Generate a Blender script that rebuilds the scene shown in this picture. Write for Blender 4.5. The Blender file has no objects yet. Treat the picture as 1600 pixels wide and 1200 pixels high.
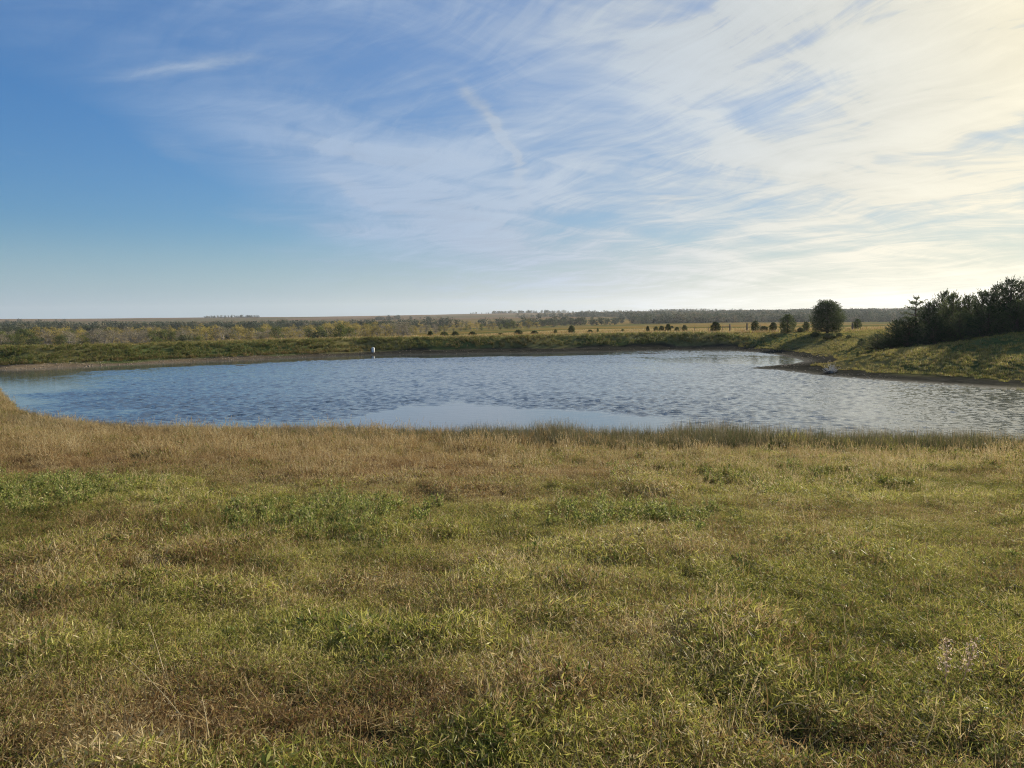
import bpy, math, random
import numpy as np
from mathutils import Vector, Matrix, Euler

C = bpy.context.scene.collection
SC = bpy.context.scene
rng = np.random.default_rng(7)
random.seed(7)
rad = math.radians

# ------------------------------------------------------------------ camera
H = 4.2                       # eye above the water (water is z = 0)
F = 1180.0                    # focal length in photo pixels (1600 wide)
PITCH, ROLL = rad(4.85), rad(0.6)
cam_f = Vector((0, math.cos(PITCH), -math.sin(PITCH)))
r0 = Vector((1, 0, 0)); u0 = Vector((0, math.sin(PITCH), math.cos(PITCH)))
cam_r = r0 * math.cos(ROLL) - u0 * math.sin(ROLL)
cam_u = u0 * math.cos(ROLL) + r0 * math.sin(ROLL)
cd = bpy.data.cameras.new('camera'); cam = bpy.data.objects.new('camera', cd); C.objects.link(cam)
cd.sensor_width = 36; cd.lens = 36 * F / 1600; cd.clip_start = 0.1; cd.clip_end = 20000
m = Matrix((cam_r, cam_u, -cam_f)).transposed().to_4x4(); m.translation = (0, 0, H)
cam.matrix_world = m
SC.camera = cam

# ------------------------------------------------------------------ light
SUN_AZ, SUN_EL = rad(46), rad(20)
sdir = Vector((math.sin(SUN_AZ) * math.cos(SUN_EL), math.cos(SUN_AZ) * math.cos(SUN_EL), math.sin(SUN_EL)))
sl = bpy.data.lights.new('sun', 'SUN'); sun = bpy.data.objects.new('sun', sl); C.objects.link(sun)
sl.energy = 5.0; sl.angle = rad(0.6); sl.color = (1.0, 0.90, 0.72)
sun.rotation_euler = sdir.to_track_quat('Z', 'Y').to_euler()
SC.view_settings.view_transform = 'Standard'; SC.view_settings.look = 'None'
SC.view_settings.exposure = 0.78; SC.view_settings.gamma = 1.0
SC.view_settings.use_curve_mapping = False
SC.render.engine = 'CYCLES'
SC.cycles.use_denoising = True; SC.cycles.denoising_prefilter = 'NONE'; SC.cycles.filter_width = 1.05
SC.cycles.max_bounces = 6; SC.cycles.diffuse_bounces = 3; SC.cycles.glossy_bounces = 3
SC.cycles.transmission_bounces = 4; SC.cycles.transparent_max_bounces = 8; SC.cycles.volume_bounces = 0
SC.cycles.sample_clamp_indirect = 4.0


def ray(px, py):
    return (cam_f + cam_r * ((px - 800) / F) + cam_u * ((600 - py) / F)).normalized()


def azel(px, py):
    d = ray(px, py)
    return math.atan2(d.x, d.y), math.asin(d.z)


# ------------------------------------------------------------------ node helper
class N:
    def __init__(s, nt):
        s.nt = nt

    def new(s, t, **kw):
        n = s.nt.nodes.new(t)
        for k, v in kw.items():
            setattr(n, k, v)
        return n

    def put(s, sock, v):
        if isinstance(v, bpy.types.NodeSocket):
            s.nt.links.new(v, sock)
        elif v is not None:
            if hasattr(sock, 'default_value'):
                try:
                    sock.default_value = v
                except Exception:
                    sock.default_value = tuple(v) + (1.0,)

    def m(s, op, a, b=None, c=None, clamp=False):
        n = s.new('ShaderNodeMath', operation=op); n.use_clamp = clamp
        s.put(n.inputs[0], a)
        if b is not None: s.put(n.inputs[1], b)
        if c is not None: s.put(n.inputs[2], c)
        return n.outputs[0]

    def v(s, op, a, b=None):
        n = s.new('ShaderNodeVectorMath', operation=op)
        s.put(n.inputs[0], a)
        if b is not None: s.put(n.inputs[1], b)
        return n.outputs['Value'] if op in ('DOT_PRODUCT', 'LENGTH') else n.outputs[0]

    def xyz(s, x, y, z):
        n = s.new('ShaderNodeCombineXYZ')
        s.put(n.inputs[0], x); s.put(n.inputs[1], y); s.put(n.inputs[2], z)
        return n.outputs[0]

    def sep(s, a):
        n = s.new('ShaderNodeSeparateXYZ'); s.put(n.inputs[0], a); return n.outputs

    def noise(s, vec, scale, detail=3, rough=0.5, dist=0.0):
        n = s.new('ShaderNodeTexNoise'); s.put(n.inputs['Vector'], vec)
        s.put(n.inputs['Scale'], scale); s.put(n.inputs['Detail'], detail)
        s.put(n.inputs['Roughness'], rough); s.put(n.inputs['Distortion'], dist)
        return n.outputs[0]

    def step(s, a, lo, hi, to0=0.0, to1=1.0):
        n = s.new('ShaderNodeMapRange', interpolation_type='SMOOTHSTEP')
        s.put(n.inputs[0], a); s.put(n.inputs[1], lo); s.put(n.inputs[2], hi)
        s.put(n.inputs[3], to0); s.put(n.inputs[4], to1)
        return n.outputs[0]

    def mix(s, f, a, b, blend='MIX'):
        n = s.new('ShaderNodeMix', data_type='RGBA', blend_type=blend)
        s.put(n.inputs[0], f); s.put(n.inputs[6], a); s.put(n.inputs[7], b)
        return n.outputs[2]

    def ramp(s, f, stops):
        n = s.new('ShaderNodeValToRGB'); s.put(n.inputs[0], f)
        cr = n.color_ramp
        while len(cr.elements) < len(stops): cr.elements.new(0.5)
        for e, (p, c) in zip(cr.elements, stops):
            e.position = p; e.color = tuple(c) + (1,)
        return n.outputs[0]

    def attr(s, name, kind='GEOMETRY'):
        n = s.new('ShaderNodeAttribute', attribute_type=kind); n.attribute_name = name
        return n


# ------------------------------------------------------------------ sky
world = bpy.data.worlds.new('World'); SC.world = world; world.use_nodes = True
wn = N(world.node_tree); world.node_tree.nodes.clear()
skyt = wn.new('ShaderNodeTexSky', sky_type='NISHITA'); skyt.sun_disc = False
skyt.sun_elevation = SUN_EL; skyt.sun_rotation = SUN_AZ
skyt.air_density = 1.0; skyt.dust_density = 0.6; skyt.ozone_density = 2.0; skyt.altitude = 400
dirv = wn.v('NORMALIZE', wn.new('ShaderNodeTexCoord').outputs['Generated'])
dx, dy, dz = wn.sep(dirv)
AZ = wn.m('ARCTAN2', dx, dy); EL = wn.m('ARCSINE', dz)
zz = wn.m('ADD', wn.m('MAXIMUM', dz, 0.0), 0.10)
PX = wn.m('DIVIDE', dx, zz); PY = wn.m('DIVIDE', dy, zz)
plane = wn.xyz(PX, PY, 0.0)
# two warps: broad and fine
wA = wn.noise(plane, 0.45, 3, 0.5); wB = wn.noise(wn.v('ADD', plane, (7.3, 2.1, 4.0)), 0.5, 3, 0.5)
azw = wn.m('MULTIPLY_ADD', wn.m('SUBTRACT', wA, 0.5), 0.30, AZ)
elw = wn.m('MULTIPLY_ADD', wn.m('SUBTRACT', wB, 0.5), 0.22, EL)


def blob(x0, y0, x1, y1, w, amp, base=None, az=azw, el=elw):
    """soft elongated patch of cirrus between two directions"""
    a0, e0 = azel(x0, y0); a1, e1 = azel(x1, y1)
    ca, ce = (a0 + a1) / 2, (e0 + e1) / 2
    L = math.hypot(a1 - a0, e1 - e0); t = math.atan2(e1 - e0, a1 - a0); w = w / F
    L = L / 2 + w
    ax = wn.m('SUBTRACT', az, ca); ey = wn.m('SUBTRACT', el, ce)
    p = wn.m('ADD', wn.m('MULTIPLY', ax, math.cos(t) / L), wn.m('MULTIPLY', ey, math.sin(t) / L))
    q = wn.m('ADD', wn.m('MULTIPLY', ax, -math.sin(t) / w), wn.m('MULTIPLY', ey, math.cos(t) / w))
    r2 = wn.m('ADD', wn.m('MULTIPLY', p, p), wn.m('MULTIPLY', q, q))
    g = wn.m('EXPONENT', wn.m('MULTIPLY', r2, -1.0))
    g = wn.m('MULTIPLY', g, amp)
    return g if base is None else wn.m('ADD', base, g)


# broad veil of cirrostratus: thick to the right (towards the sun), thin up left
cov = wn.m('ADD', wn.step(azw, -0.50, 0.45, 0.06, 0.84), wn.m('MULTIPLY', wn.step(EL, 0.12, 0.42), wn.step(azw, -0.62, -0.25, 0.05, 0.22)))
cov = blob(100, -60, 700, 160, 150, 0.30, cov)
cov = blob(380, 200, 760, 350, 75, 0.34, cov)
cov = blob(500, 360, 900, 420, 60, 0.25, cov)
cov = blob(950, 10, 1500, 20, 80, 0.45, cov)
cov = blob(1000, 230, 1600, 300, 90, 0.20, cov)
cov = blob(1420, 180, 1640, 60, 110, 0.25, cov)
cov = blob(760, 330, 1100, 440, 80, 0.30, cov)
cov = blob(1130, 200, 1400, 120, 50, -0.42, cov)
cov = blob(840, 90, 1100, 150, 60, -0.22, cov)
cov = blob(100, 330, 500, 400, 90, -0.22, cov)
cov = blob(0, 230, 150, 250, 120, -0.20, cov)


def streak(rot, sx, sy, sc, off, det=6, ro=0.62, dist=0.6):
    c, s_ = math.cos(rot), math.sin(rot)
    a = wn.m('ADD', wn.m('MULTIPLY', PX, c), wn.m('MULTIPLY', PY, s_))
    b = wn.m('ADD', wn.m('MULTIPLY', PX, -s_), wn.m('MULTIPLY', PY, c))
    a = wn.m('MULTIPLY_ADD', wn.m('SUBTRACT', wA, 0.5), 1.6, a)
    b = wn.m('MULTIPLY_ADD', wn.m('SUBTRACT', wB, 0.5), 1.6, b)
    return wn.noise(wn.xyz(wn.m('MULTIPLY_ADD', a, sx, off), wn.m('MULTIPLY', b, sy), off), sc, det, ro, dist)


s1 = streak(rad(118), 0.40, 1.3, 0.8, 3.0, 5, 0.52, 1.0)
s2 = streak(rad(30), 0.4, 1.6, 1.1, 9.0)
s3 = streak(rad(150), 0.8, 2.2, 2.0, 15.0, 5, 0.55, 1.2)
st = wn.m('ADD', wn.m('MULTIPLY', s1, 0.42), wn.m('ADD', wn.m('MULTIPLY', s2, 0.36), wn.m('MULTIPLY', s3, 0.22)))
fib = wn.m('MULTIPLY_ADD', wn.m('SUBTRACT', streak(rad(122), 0.9, 5.0, 2.2, 31.0, 5, 0.55, 1.6), 0.5), 0.12, wn.m('MULTIPLY', wn.m('SUBTRACT', streak(rad(38), 0.9, 5.0, 2.4, 41.0, 6, 0.6, 0.8), 0.5), 0.0))
st = wn.m('ADD', st, fib)
st = wn.step(st, 0.36, 0.64)
alpha = wn.m('MULTIPLY', cov, wn.m('MULTIPLY_ADD', st, 0.92, 0.32))
# single wisps
wf = wn.noise(plane, 2.6, 5, 0.6); wg = wn.noise(wn.v('ADD', plane, (1.3, 8.1, 2.0)), 2.6, 5, 0.6)
azf = wn.m('MULTIPLY_ADD', wn.m('SUBTRACT', wf, 0.5), 0.05, AZ)
elf = wn.m('MULTIPLY_ADD', wn.m('SUBTRACT', wg, 0.5), 0.04, EL)
wisp = None
for (x0, y0, x1, y1, w, a) in [(190, 115, 330, 92, 9, 0.30), (300, 95, 415, 92, 8, 0.30), (728, 138, 770, 185, 9, 0.40),
                               (770, 185, 806, 243, 5, 0.55), (805, 245, 818, 300, 9, 0.30), (480, 212, 590, 240, 10, 0.46), (585, 240, 690, 248, 8, 0.42),
                               (520, 285, 590, 312, 12, 0.40), (610, 330, 640, 322, 5, 0.45), (340, 330, 470, 345, 13, 0.20),
                               (240, 225, 310, 240, 13, 0.20), (380, 385, 620, 430, 9, 0.13), (700, 340, 790, 385, 22, 0.46),
                               (500, 350, 570, 368, 12, 0.26), (1010, 312, 1100, 306, 6, 0.20), (1235, 175, 1280, 145, 9, 0.25),
                               (1400, 50, 1600, 0, 14, 0.34), (1060, 170, 1120, 190, 5, 0.2), (60, 240, 0, 238, 8, 0.12),
                               (1340, 170, 1420, 140, 24, 0.3), (1460, 120, 1560, 90, 36, 0.34), (1150, 225, 1330, 290, 18, 0.3)]:
    wisp = blob(x0, y0, x1, y1, w, a, wisp, azf, elf)
wisp = wn.m('MULTIPLY', wisp, wn.m('MULTIPLY_ADD', wn.m('ADD', s3, wn.m('MULTIPLY', fib, 4.0)), 2.6, -0.1))
alpha = wn.m('ADD', alpha, wisp)
alpha = wn.m('MULTIPLY', alpha, wn.step(EL, -0.02, 0.10, 0.75, 1.0))
alpha = wn.m('MINIMUM', wn.m('MAXIMUM', alpha, 0.0), 0.96)
# how near the sun this direction is
cosg = wn.m('MAXIMUM', wn.v('DOT_PRODUCT', dirv, tuple(sdir)), 0.0)
g1 = wn.m('POWER', cosg, 5.0); g2 = wn.m('POWER', cosg, 36.0)
cl = wn.mix(g1, (0.235, 0.32, 0.45, 1), (0.62, 0.60, 0.51, 1))
cl = wn.mix(wn.m('MULTIPLY', g2, 0.8), cl, (0.88, 0.74, 0.42, 1))
lowr = wn.m('MULTIPLY', wn.step(EL, 0.02, 0.30, 1.0, 0.0), wn.step(AZ, 0.0, 0.62))
cl = wn.mix(wn.m('MULTIPLY', lowr, 0.75), cl, (0.74, 0.66, 0.47, 1))
cl2 = wn.v('SCALE', cl); wn.put(cl2.node.inputs['Scale'], wn.m('MULTIPLY_ADD', st, 0.20, 0.86))
hs = wn.new('ShaderNodeHueSaturation'); hs.inputs['Saturation'].default_value = 1.25
wn.put(hs.inputs['Color'], skyt.outputs[0])
skyc = wn.mix(1.0, hs.outputs[0], (0.050, 0.074, 0.095, 1), 'MULTIPLY')
# tame the bright band of clear sky round the sun the way thin cloud does
lum = wn.v('DOT_PRODUCT', skyc, (0.33, 0.34, 0.33))
sc_ = wn.v('SCALE', skyc); wn.put(sc_.node.inputs['Scale'], wn.m('DIVIDE', 1.0, wn.m('MULTIPLY_ADD', wn.m('MAXIMUM', wn.m('SUBTRACT', lum, 0.15), 0.0), 2.0, 1.0)))
skyc = wn.mix(wn.step(EL, 0.0, 0.13, 0.80, 0.0), sc_, wn.mix(wn.step(AZ, -0.5, 0.6), (0.25, 0.335, 0.415, 1), (0.43, 0.41, 0.33, 1)))
col = wn.mix(alpha, skyc, cl2)
bg = wn.new('ShaderNodeBackground'); wn.put(bg.inputs[0], col); bg.inputs[1].default_value = 0.82
wo = wn.new('ShaderNodeOutputWorld'); world.node_tree.links.new(bg.outputs[0], wo.inputs[0])
world.cycles.sampling_method = 'MANUAL'; world.cycles.sample_map_resolution = 1024

# ------------------------------------------------------------------ numeric helpers
def sstep(a, lo, hi):
    t = np.clip((a - lo) / (hi - lo), 0, 1)
    return t * t * (3 - 2 * t)


_tab = np.random.default_rng(11).random((256, 256))


def vnoise(x, y):
    x = np.asarray(x, float); y = np.asarray(y, float)
    xi = np.floor(x).astype(int); yi = np.floor(y).astype(int)
    fx = x - xi; fy = y - yi
    fx = fx * fx * (3 - 2 * fx); fy = fy * fy * (3 - 2 * fy)
    g = lambda a, b: _tab[a & 255, b & 255]
    return (g(xi, yi) * (1 - fx) + g(xi + 1, yi) * fx) * (1 - fy) + (g(xi, yi + 1) * (1 - fx) + g(xi + 1, yi + 1) * fx) * fy


def fbm(x, y, sc, octs=4, g=0.5):
    s, a, t = 0, 1.0, 0
    for k in range(octs):
        s = s + a * vnoise(x * sc + 17.3 * k, y * sc - 9.1 * k); t += a
        a *= g; sc *= 2.03
    return s / t


def at(px, py, z=0.0):
    """where the line of sight through a photo pixel meets the level z"""
    d = ray(px, py)
    t = (z - H) / d.z
    return np.array((d.x * t, d.y * t))


def along(px, dist):
    """point on the bearing of photo column px (near the horizon) at a distance"""
    a, _ = azel(px, 500)
    return math.sin(a) * dist, math.cos(a) * dist


# ------------------------------------------------------------------ pond outline (on the water level)
far_shore = [(0, 578), (100, 574), (200, 570), (320, 564.5), (450, 559.5), (580, 554.5), (700, 553), (850, 551),
             (950, 549.5), (1050, 547.5), (1140, 548), (1185, 551), (1222, 556), (1246, 561), (1256, 564.5), (1240, 568),
             (1212, 570.5), (1172, 574.5), (1168, 575.6), (1212, 578), (1270, 585.5), (1312, 590), (1400, 596.5), (1500, 603.5), (1600, 610)]
near_shore = [(1600, 696), (1400, 694), (1200, 690), (1000, 687), (800, 682), (600, 678), (400, 675), (260, 673),
              (185, 669), (150, 667.5), (110, 663), (65, 654), (30, 642), (8, 624), (-6, 608)]
poly = [at(*p) for p in far_shore]
poly += [np.array(p) for p in [(44, 39), (56, 35), (63, 31), (61, 26), (50, 23.5), (36, 23.2)]]
poly += [at(*p) for p in near_shore]
poly += [np.array(p) for p in [(-39, 50.5), (-45, 54), (-52, 59), (-58, 65), (-60, 70), (-56, 72.5)]]
poly = np.array(poly)


def sdf(x, y):
    """distance to the pond outline, negative in the water"""
    x = np.asarray(x, float); y = np.asarray(y, float)
    d = np.full(x.shape, 1e9); ins = np.zeros(x.shape, bool)
    n = len(poly)
    for i in range(n):
        ax, ay = poly[i]; bx, by = poly[(i + 1) % n]
        ex, ey = bx - ax, by - ay
        t = np.clip(((x - ax) * ex + (y - ay) * ey) / (ex * ex + ey * ey), 0, 1)
        d = np.minimum(d, (x - ax - t * ex) ** 2 + (y - ay - t * ey) ** 2)
        if ey != 0:
            c = ((ay > y) != (by > y)) & (x < (bx - ax) * (y - ay) / ey + ax)
            ins ^= c
    d = np.sqrt(d)
    return np.where(ins, -d, d)


def weights(x, y):
    mid = 60 - (x + 38) * 0.27                       # line running down the middle of the pond
    near = 1 - sstep(y - mid, -4, 4)
    ang = np.degrees(np.arctan2(x, np.maximum(y, 1)))
    right = sstep(ang, 14.5, 20.5) * (1 - near)
    return near, right


def height(x, y, s=None):
    x = np.asarray(x, float); y = np.asarray(y, float)
    if s is None: s = sdf(x, y)
    near, right = weights(x, y)
    sp = np.maximum(s, 0)
    # near slope that we stand on
    hn = 0.100 * sp - 0.0001 * sp * sp
    hn = np.where(sp > 40, 3.84 + 0.03 * (sp - 40), hn)
    hn = hn + (fbm(x, y, 0.16, 3) - 0.5) * 0.30 * sstep(sp, 1, 8) + (fbm(x + 50, y, 0.9, 3) - 0.5) * 0.16 * sstep(sp, 0.5, 3)
    # dam: mud beach, weedy face, level crest
    s2 = sp + (fbm(x, y, 0.35, 3) - 0.5) * 1.1 * sstep(sp, 1.5, 3.5)
    crest = 1.75 + 0.25 * sstep(x, -30, 40) + (fbm(x, y, 0.12, 2) - 0.5) * 0.25
    hd = 0.10 * np.minimum(s2, 2.6) + (crest - 0.26) * sstep(s2, 2.2, 8.6)
    hd = hd + 0.10 * np.exp(-((s2 - 2.4) / 0.5) ** 2)
    # right hand pasture slope
    hr = 0.045 * np.minimum(sp, 5) + 0.35 * sstep(sp, 3.5, 8) + 0.19 * np.maximum(sp - 5, 0)
    ang = np.degrees(np.arctan2(x, np.maximum(y, 1)))
    cap = 2.05 + 0.85 * sstep(ang, 22, 34) + (fbm(x + 9, y, 0.07, 2) - 0.5) * 0.3
    hr = cap - np.logaddexp(0, (cap - hr) * 4) / 4
    hr = hr + (fbm(x, y, 0.3, 3) - 0.5) * 0.35 * sstep(sp, 4, 12)
    hr = np.maximum(hr, 0.02 * np.minimum(sp, 4))
    hf = hd * (1 - right) + hr * right
    # country beyond
    r = np.hypot(x, y)
    rr = sstep(ang, -20, 8)
    val = (-4.3 + 4.3 * rr) * sstep(r, 120, 260) + 0.3
    val = val + 1.3 * rr * (1 - sstep(r, 130, 300))
    val = val + sstep(r, 1300, 3200) * (15 + 9 * sstep(ang, -26, 2)) + 9.0 * sstep(r, 760, 1450) - 1.6 * rr * sstep(r, 300, 600) \
        + sstep(r, 900, 3000) * ((fbm(x, y, 0.0009, 4) - 0.5) * 20) + (fbm(x, y, 0.006, 3) - 0.5) * 2.2 * sstep(r, 250, 600)
    back = sstep(sp, 13, 32) * (1 - right) + sstep(r, 112, 190) * right
    hf = hf * (1 - back) + val * back
    h = hn * near + hf * (1 - near)
    h = np.where(s < 0, np.maximum(0.11 * s, -2.2), h)
    # low mud bar showing above the water far out
    bx, by = bar
    q = ((x - bx) / 3.4) ** 2 + ((y - by) / 1.1) ** 2
    h = np.where(s < 0, np.maximum(h, 0.05 - 0.16 * q + (fbm(x, y, 1.2, 2) - 0.5) * 0.05), h)
    q = ((x - bar2[0]) / 1.6) ** 2 + ((y - bar2[1]) / 0.8) ** 2
    h = np.where(s < 0, np.maximum(h, 0.05 - 0.16 * q), h)
    return h


bar = at(1014, 552.5)
bar2 = at(376, 571)


def gpt(px, py):
    """where a line of sight meets the near ground"""
    z = 2.0
    for _ in range(30):
        p = at(px, py, z); z = 0.5 * z + 0.5 * float(height(p[0:1], p[1:2])[0])
    return p[0], p[1]


# ------------------------------------------------------------------ mesh helpers
def tag(o, label=None, cat=None, group=None, kind=None):
    if label: o['label'] = label
    if cat: o['category'] = cat
    if group: o['group'] = group
    if kind: o['kind'] = kind
    return o


def mesh_np(name, verts, faces_flat, loop_tot, attrs=None, smooth=False):
    """fast mesh from arrays"""
    me = bpy.data.meshes.new(name)
    verts = np.asarray(verts, np.float32); faces_flat = np.asarray(faces_flat, np.int32); loop_tot = np.asarray(loop_tot, np.int32)
    me.vertices.add(len(verts)); me.vertices.foreach_set('co', verts.ravel())
    me.loops.add(len(faces_flat)); me.loops.foreach_set('vertex_index', faces_flat)
    st_ = np.zeros(len(loop_tot), np.int32); st_[1:] = np.cumsum(loop_tot)[:-1]
    me.polygons.add(len(loop_tot)); me.polygons.foreach_set('loop_start', st_)
    if smooth: me.polygons.foreach_set('use_smooth', np.ones(len(loop_tot), bool))
    for k, v in (attrs or {}).items():
        v = np.asarray(v, np.float32)
        a = me.attributes.new(k, 'FLOAT_VECTOR' if v.ndim == 2 else 'FLOAT', 'POINT')
        a.data.foreach_set('vector' if v.ndim == 2 else 'value', v.ravel())
    me.update(calc_edges=True)
    return me


def link(name, me, mat=None, parent=None):
    o = bpy.data.objects.new(name, me)
    C.objects.link(o)
    if mat is not None and not me.materials: me.materials.append(mat)
    if parent is not None: o.parent = parent
    return o


def axis(lo, hi, step, far_lo, far_hi, g=1.07):
    a = list(np.arange(lo, hi + 1e-6, step))
    s_ = step
    while a[-1] < far_hi: s_ = min(s_ * g, 140); a.append(a[-1] + s_)
    s_ = step
    while a[0] > far_lo: s_ = min(s_ * g, 140); a.insert(0, a[0] - s_)
    return np.array(a)


# ------------------------------------------------------------------ materials
def new_mat(name):
    m = bpy.data.materials.new(name); m.use_nodes = True
    m.node_tree.nodes.clear()
    n = N(m.node_tree)
    return m, n


def finish(n, shader):
    o = n.new('ShaderNodeOutputMaterial'); n.nt.links.new(shader, o.inputs[0])


def principled(n, color, rough=0.8, spec=0.3, normal=None, **kw):
    p = n.new('ShaderNodeBsdfPrincipled')
    n.put(p.inputs['Base Color'], color); n.put(p.inputs['Roughness'], rough)
    n.put(p.inputs['Specular IOR Level'], spec)
    if normal is not None: n.put(p.inputs['Normal'], normal)
    for k, v in kw.items(): n.put(p.inputs[k], v)
    return p.outputs[0]


def bump(n, h, strength, dist):
    b = n.new('ShaderNodeBump'); b.inputs['Strength'].default_value = strength; b.inputs['Distance'].default_value = dist
    n.put(b.inputs['Height'], h); return b.outputs[0]


def leafy(n, color, trans=0.4, tcolor=None, rough=0.6, spec=0.10):
    """thin leaf: reflects, and lets light through"""
    d = principled(n, color, rough, spec)
    t = n.new('ShaderNodeBsdfTranslucent'); n.put(t.inputs[0], tcolor if tcolor is not None else color)
    mx = n.new('ShaderNodeMixShader'); mx.inputs[0].default_value = trans
    n.nt.links.new(d, mx.inputs[1]); n.nt.links.new(t.outputs[0], mx.inputs[2])
    return mx.outputs[0]


# ground -------------------------------------------------------------
gm, n = new_mat('ground_soil')
obj = n.new('ShaderNodeNewGeometry').outputs['Position']
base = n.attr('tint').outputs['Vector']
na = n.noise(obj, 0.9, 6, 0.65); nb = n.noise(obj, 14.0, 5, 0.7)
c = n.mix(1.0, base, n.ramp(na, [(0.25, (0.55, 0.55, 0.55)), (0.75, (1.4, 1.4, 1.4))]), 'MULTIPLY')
c = n.mix(1.0, c, n.ramp(nb, [(0.3, (0.65, 0.65, 0.65)), (0.7, (1.25, 1.25, 1.25))]), 'MULTIPLY')
wet = n.attr('wet').outputs['Fac']
hb = n.m('ADD', n.m('MULTIPLY', na, 0.4), n.m('MULTIPLY', nb, 0.10))
finish(n, principled(n, c, n.m('MULTIPLY_ADD', wet, -0.30, 1.0), n.m('MULTIPLY', wet, 0.02), bump(n, hb, 0.8, 0.25)))

gx = axis(-75, 105, 0.5, -5200, 5200); gy = axis(-6, 150, 0.5, -60, 7000)
GX, GY = np.meshgrid(gx, gy)
X = GX.ravel(); Y = GY.ravel()
S = sdf(X, Y)
Z = height(X, Y, S)


def ground_tint(x, y, s):
    near, right = weights(x, y)
    far = 1 - near
    r = np.hypot(x, y)
    n1 = fbm(x, y, 0.25, 4); n2 = fbm(x + 40, y + 9, 0.03, 4); n3 = fbm(x, y + 77, 0.004, 4)
    v = lambda *c: np.array(c)[None, :]
    mix = lambda a, b, f: a * (1 - f[:, None]) + b * f[:, None]
    c = mix(v(0.036, 0.032, 0.016), v(0.085, 0.070, 0.034), n1)                       # soil and straw litter, tinted darker as painted shade between tufts
    pasture = mix(v(0.075, 0.095, 0.035), v(0.17, 0.15, 0.06), sstep(fbm(x, y, 0.12, 4), 0.35, 0.65))
    c = mix(c, pasture, far)
    mud = mix(v(0.024, 0.024, 0.019), v(0.048, 0.046, 0.036), n1)
    sand = mix(v(0.20, 0.15, 0.095), v(0.10, 0.08, 0.055), n1)
    mud = mix(mud, sand, sstep(-x, 14, 44) * far)
    wd_ = 2.2 * sstep(x, -26, -6) * (1 - right)
    wmud = 1 - sstep(s + (n1 - 0.5) * 3, 1.5 + 1.9 * right + wd_, 2.4 + 3.2 * right + wd_)
    c = mix(c, mud, wmud * (far * 1.0 + near * 0.6))
    # country beyond the dam: golden prairie, darker on the hills
    gold = mix(v(0.26, 0.17, 0.055), v(0.11, 0.11, 0.036), sstep(0.4 * n2 + 0.6 * fbm(x * 0.4, y * 2.2, 0.014, 4), 0.40, 0.60))
    ang = np.degrees(np.arctan2(x, np.maximum(y, 1)))
    c = mix(c, gold, sstep(s, 13, 24) * far * (1 - right) + right * sstep(r, 116, 150))
    hill = mix(v(0.165, 0.11, 0.065), v(0.115, 0.10, 0.05), sstep(n3, 0.40, 0.58))
    hill = mix(hill, v(0.22, 0.16, 0.10), sstep(fbm(x, y, 0.0022, 3), 0.55, 0.68) * 0.6)
    c = mix(c, hill, sstep(r, 800, 1500))
    return c, np.clip(1 - sstep(s, 0.1, 1.6), 0, 1)


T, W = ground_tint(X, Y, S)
nx, ny = len(gx), len(gy)
idx = np.arange(nx * ny).reshape(ny, nx)
q = np.stack([idx[:-1, :-1], idx[:-1, 1:], idx[1:, 1:], idx[1:, :-1]], -1).reshape(-1, 4)
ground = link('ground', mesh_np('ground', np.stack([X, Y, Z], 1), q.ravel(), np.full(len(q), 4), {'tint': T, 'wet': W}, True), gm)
tag(ground, kind='structure')

# ------------------------------------------------------------------ water
STEP = 0.125
wx = np.arange(-58, 64, STEP); wy = np.arange(22, 103, STEP)
WX, WY = np.meshgrid(wx, wy)
ws = sdf(WX, WY)
# wind ripples: random sea of short waves
TN = 1024; rw = np.random.default_rng(3)
kx = np.fft.fftfreq(TN, STEP) * 2 * np.pi; KX, KY = np.meshgrid(kx, kx); K = np.hypot(KX, KY) + 1e-9
wd = rad(250)
cosw = (KX * math.cos(wd) + KY * math.sin(wd)) / K


def sea(k0, width, spread, amp):
    P = np.exp(-(np.log(K / k0) / width) ** 2) * (np.abs(cosw) ** spread) / K
    A = np.sqrt(P) * np.exp(2j * np.pi * rw.random(K.shape))
    h = np.real(np.fft.ifft2(A)); return h / h.std() * amp


sea_h = sea(2 * np.pi / 0.54, 0.36, 2, 0.0135) + sea(2 * np.pi / 0.36, 0.22, 1, 0.0048)
iy, ix = np.indices(WX.shape)
hh = sea_h[iy % TN, ix % TN]


def ell(x0, y0, rx, ry, rot, x, y):
    c, s_ = math.cos(rot), math.sin(rot)
    a = (x - x0) * c + (y - y0) * s_; b = -(x - x0) * s_ + (y - y0) * c
    return (a / rx) ** 2 + (b / ry) ** 2


wob = (fbm(WX, WY, 0.22, 4) - 0.5)
calm = np.zeros(WX.shape)
# slick along the near bank, behind the reeds
lin = np.array([at(*p) for p in [(150, 668), (300, 660), (480, 658), (560, 650), (640, 634), (720, 626), (860, 633), (960, 648), (1080, 664), (1250, 676), (1600, 690)]])
edge = np.interp(WX, lin[:, 0], lin[:, 1])
calm = np.maximum(calm, 1 - sstep(WY - edge + wob * 6 + (fbm(WX, WY * 2, 1.1, 3) - 0.5) * 3, -1.6, 1.8))
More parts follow.
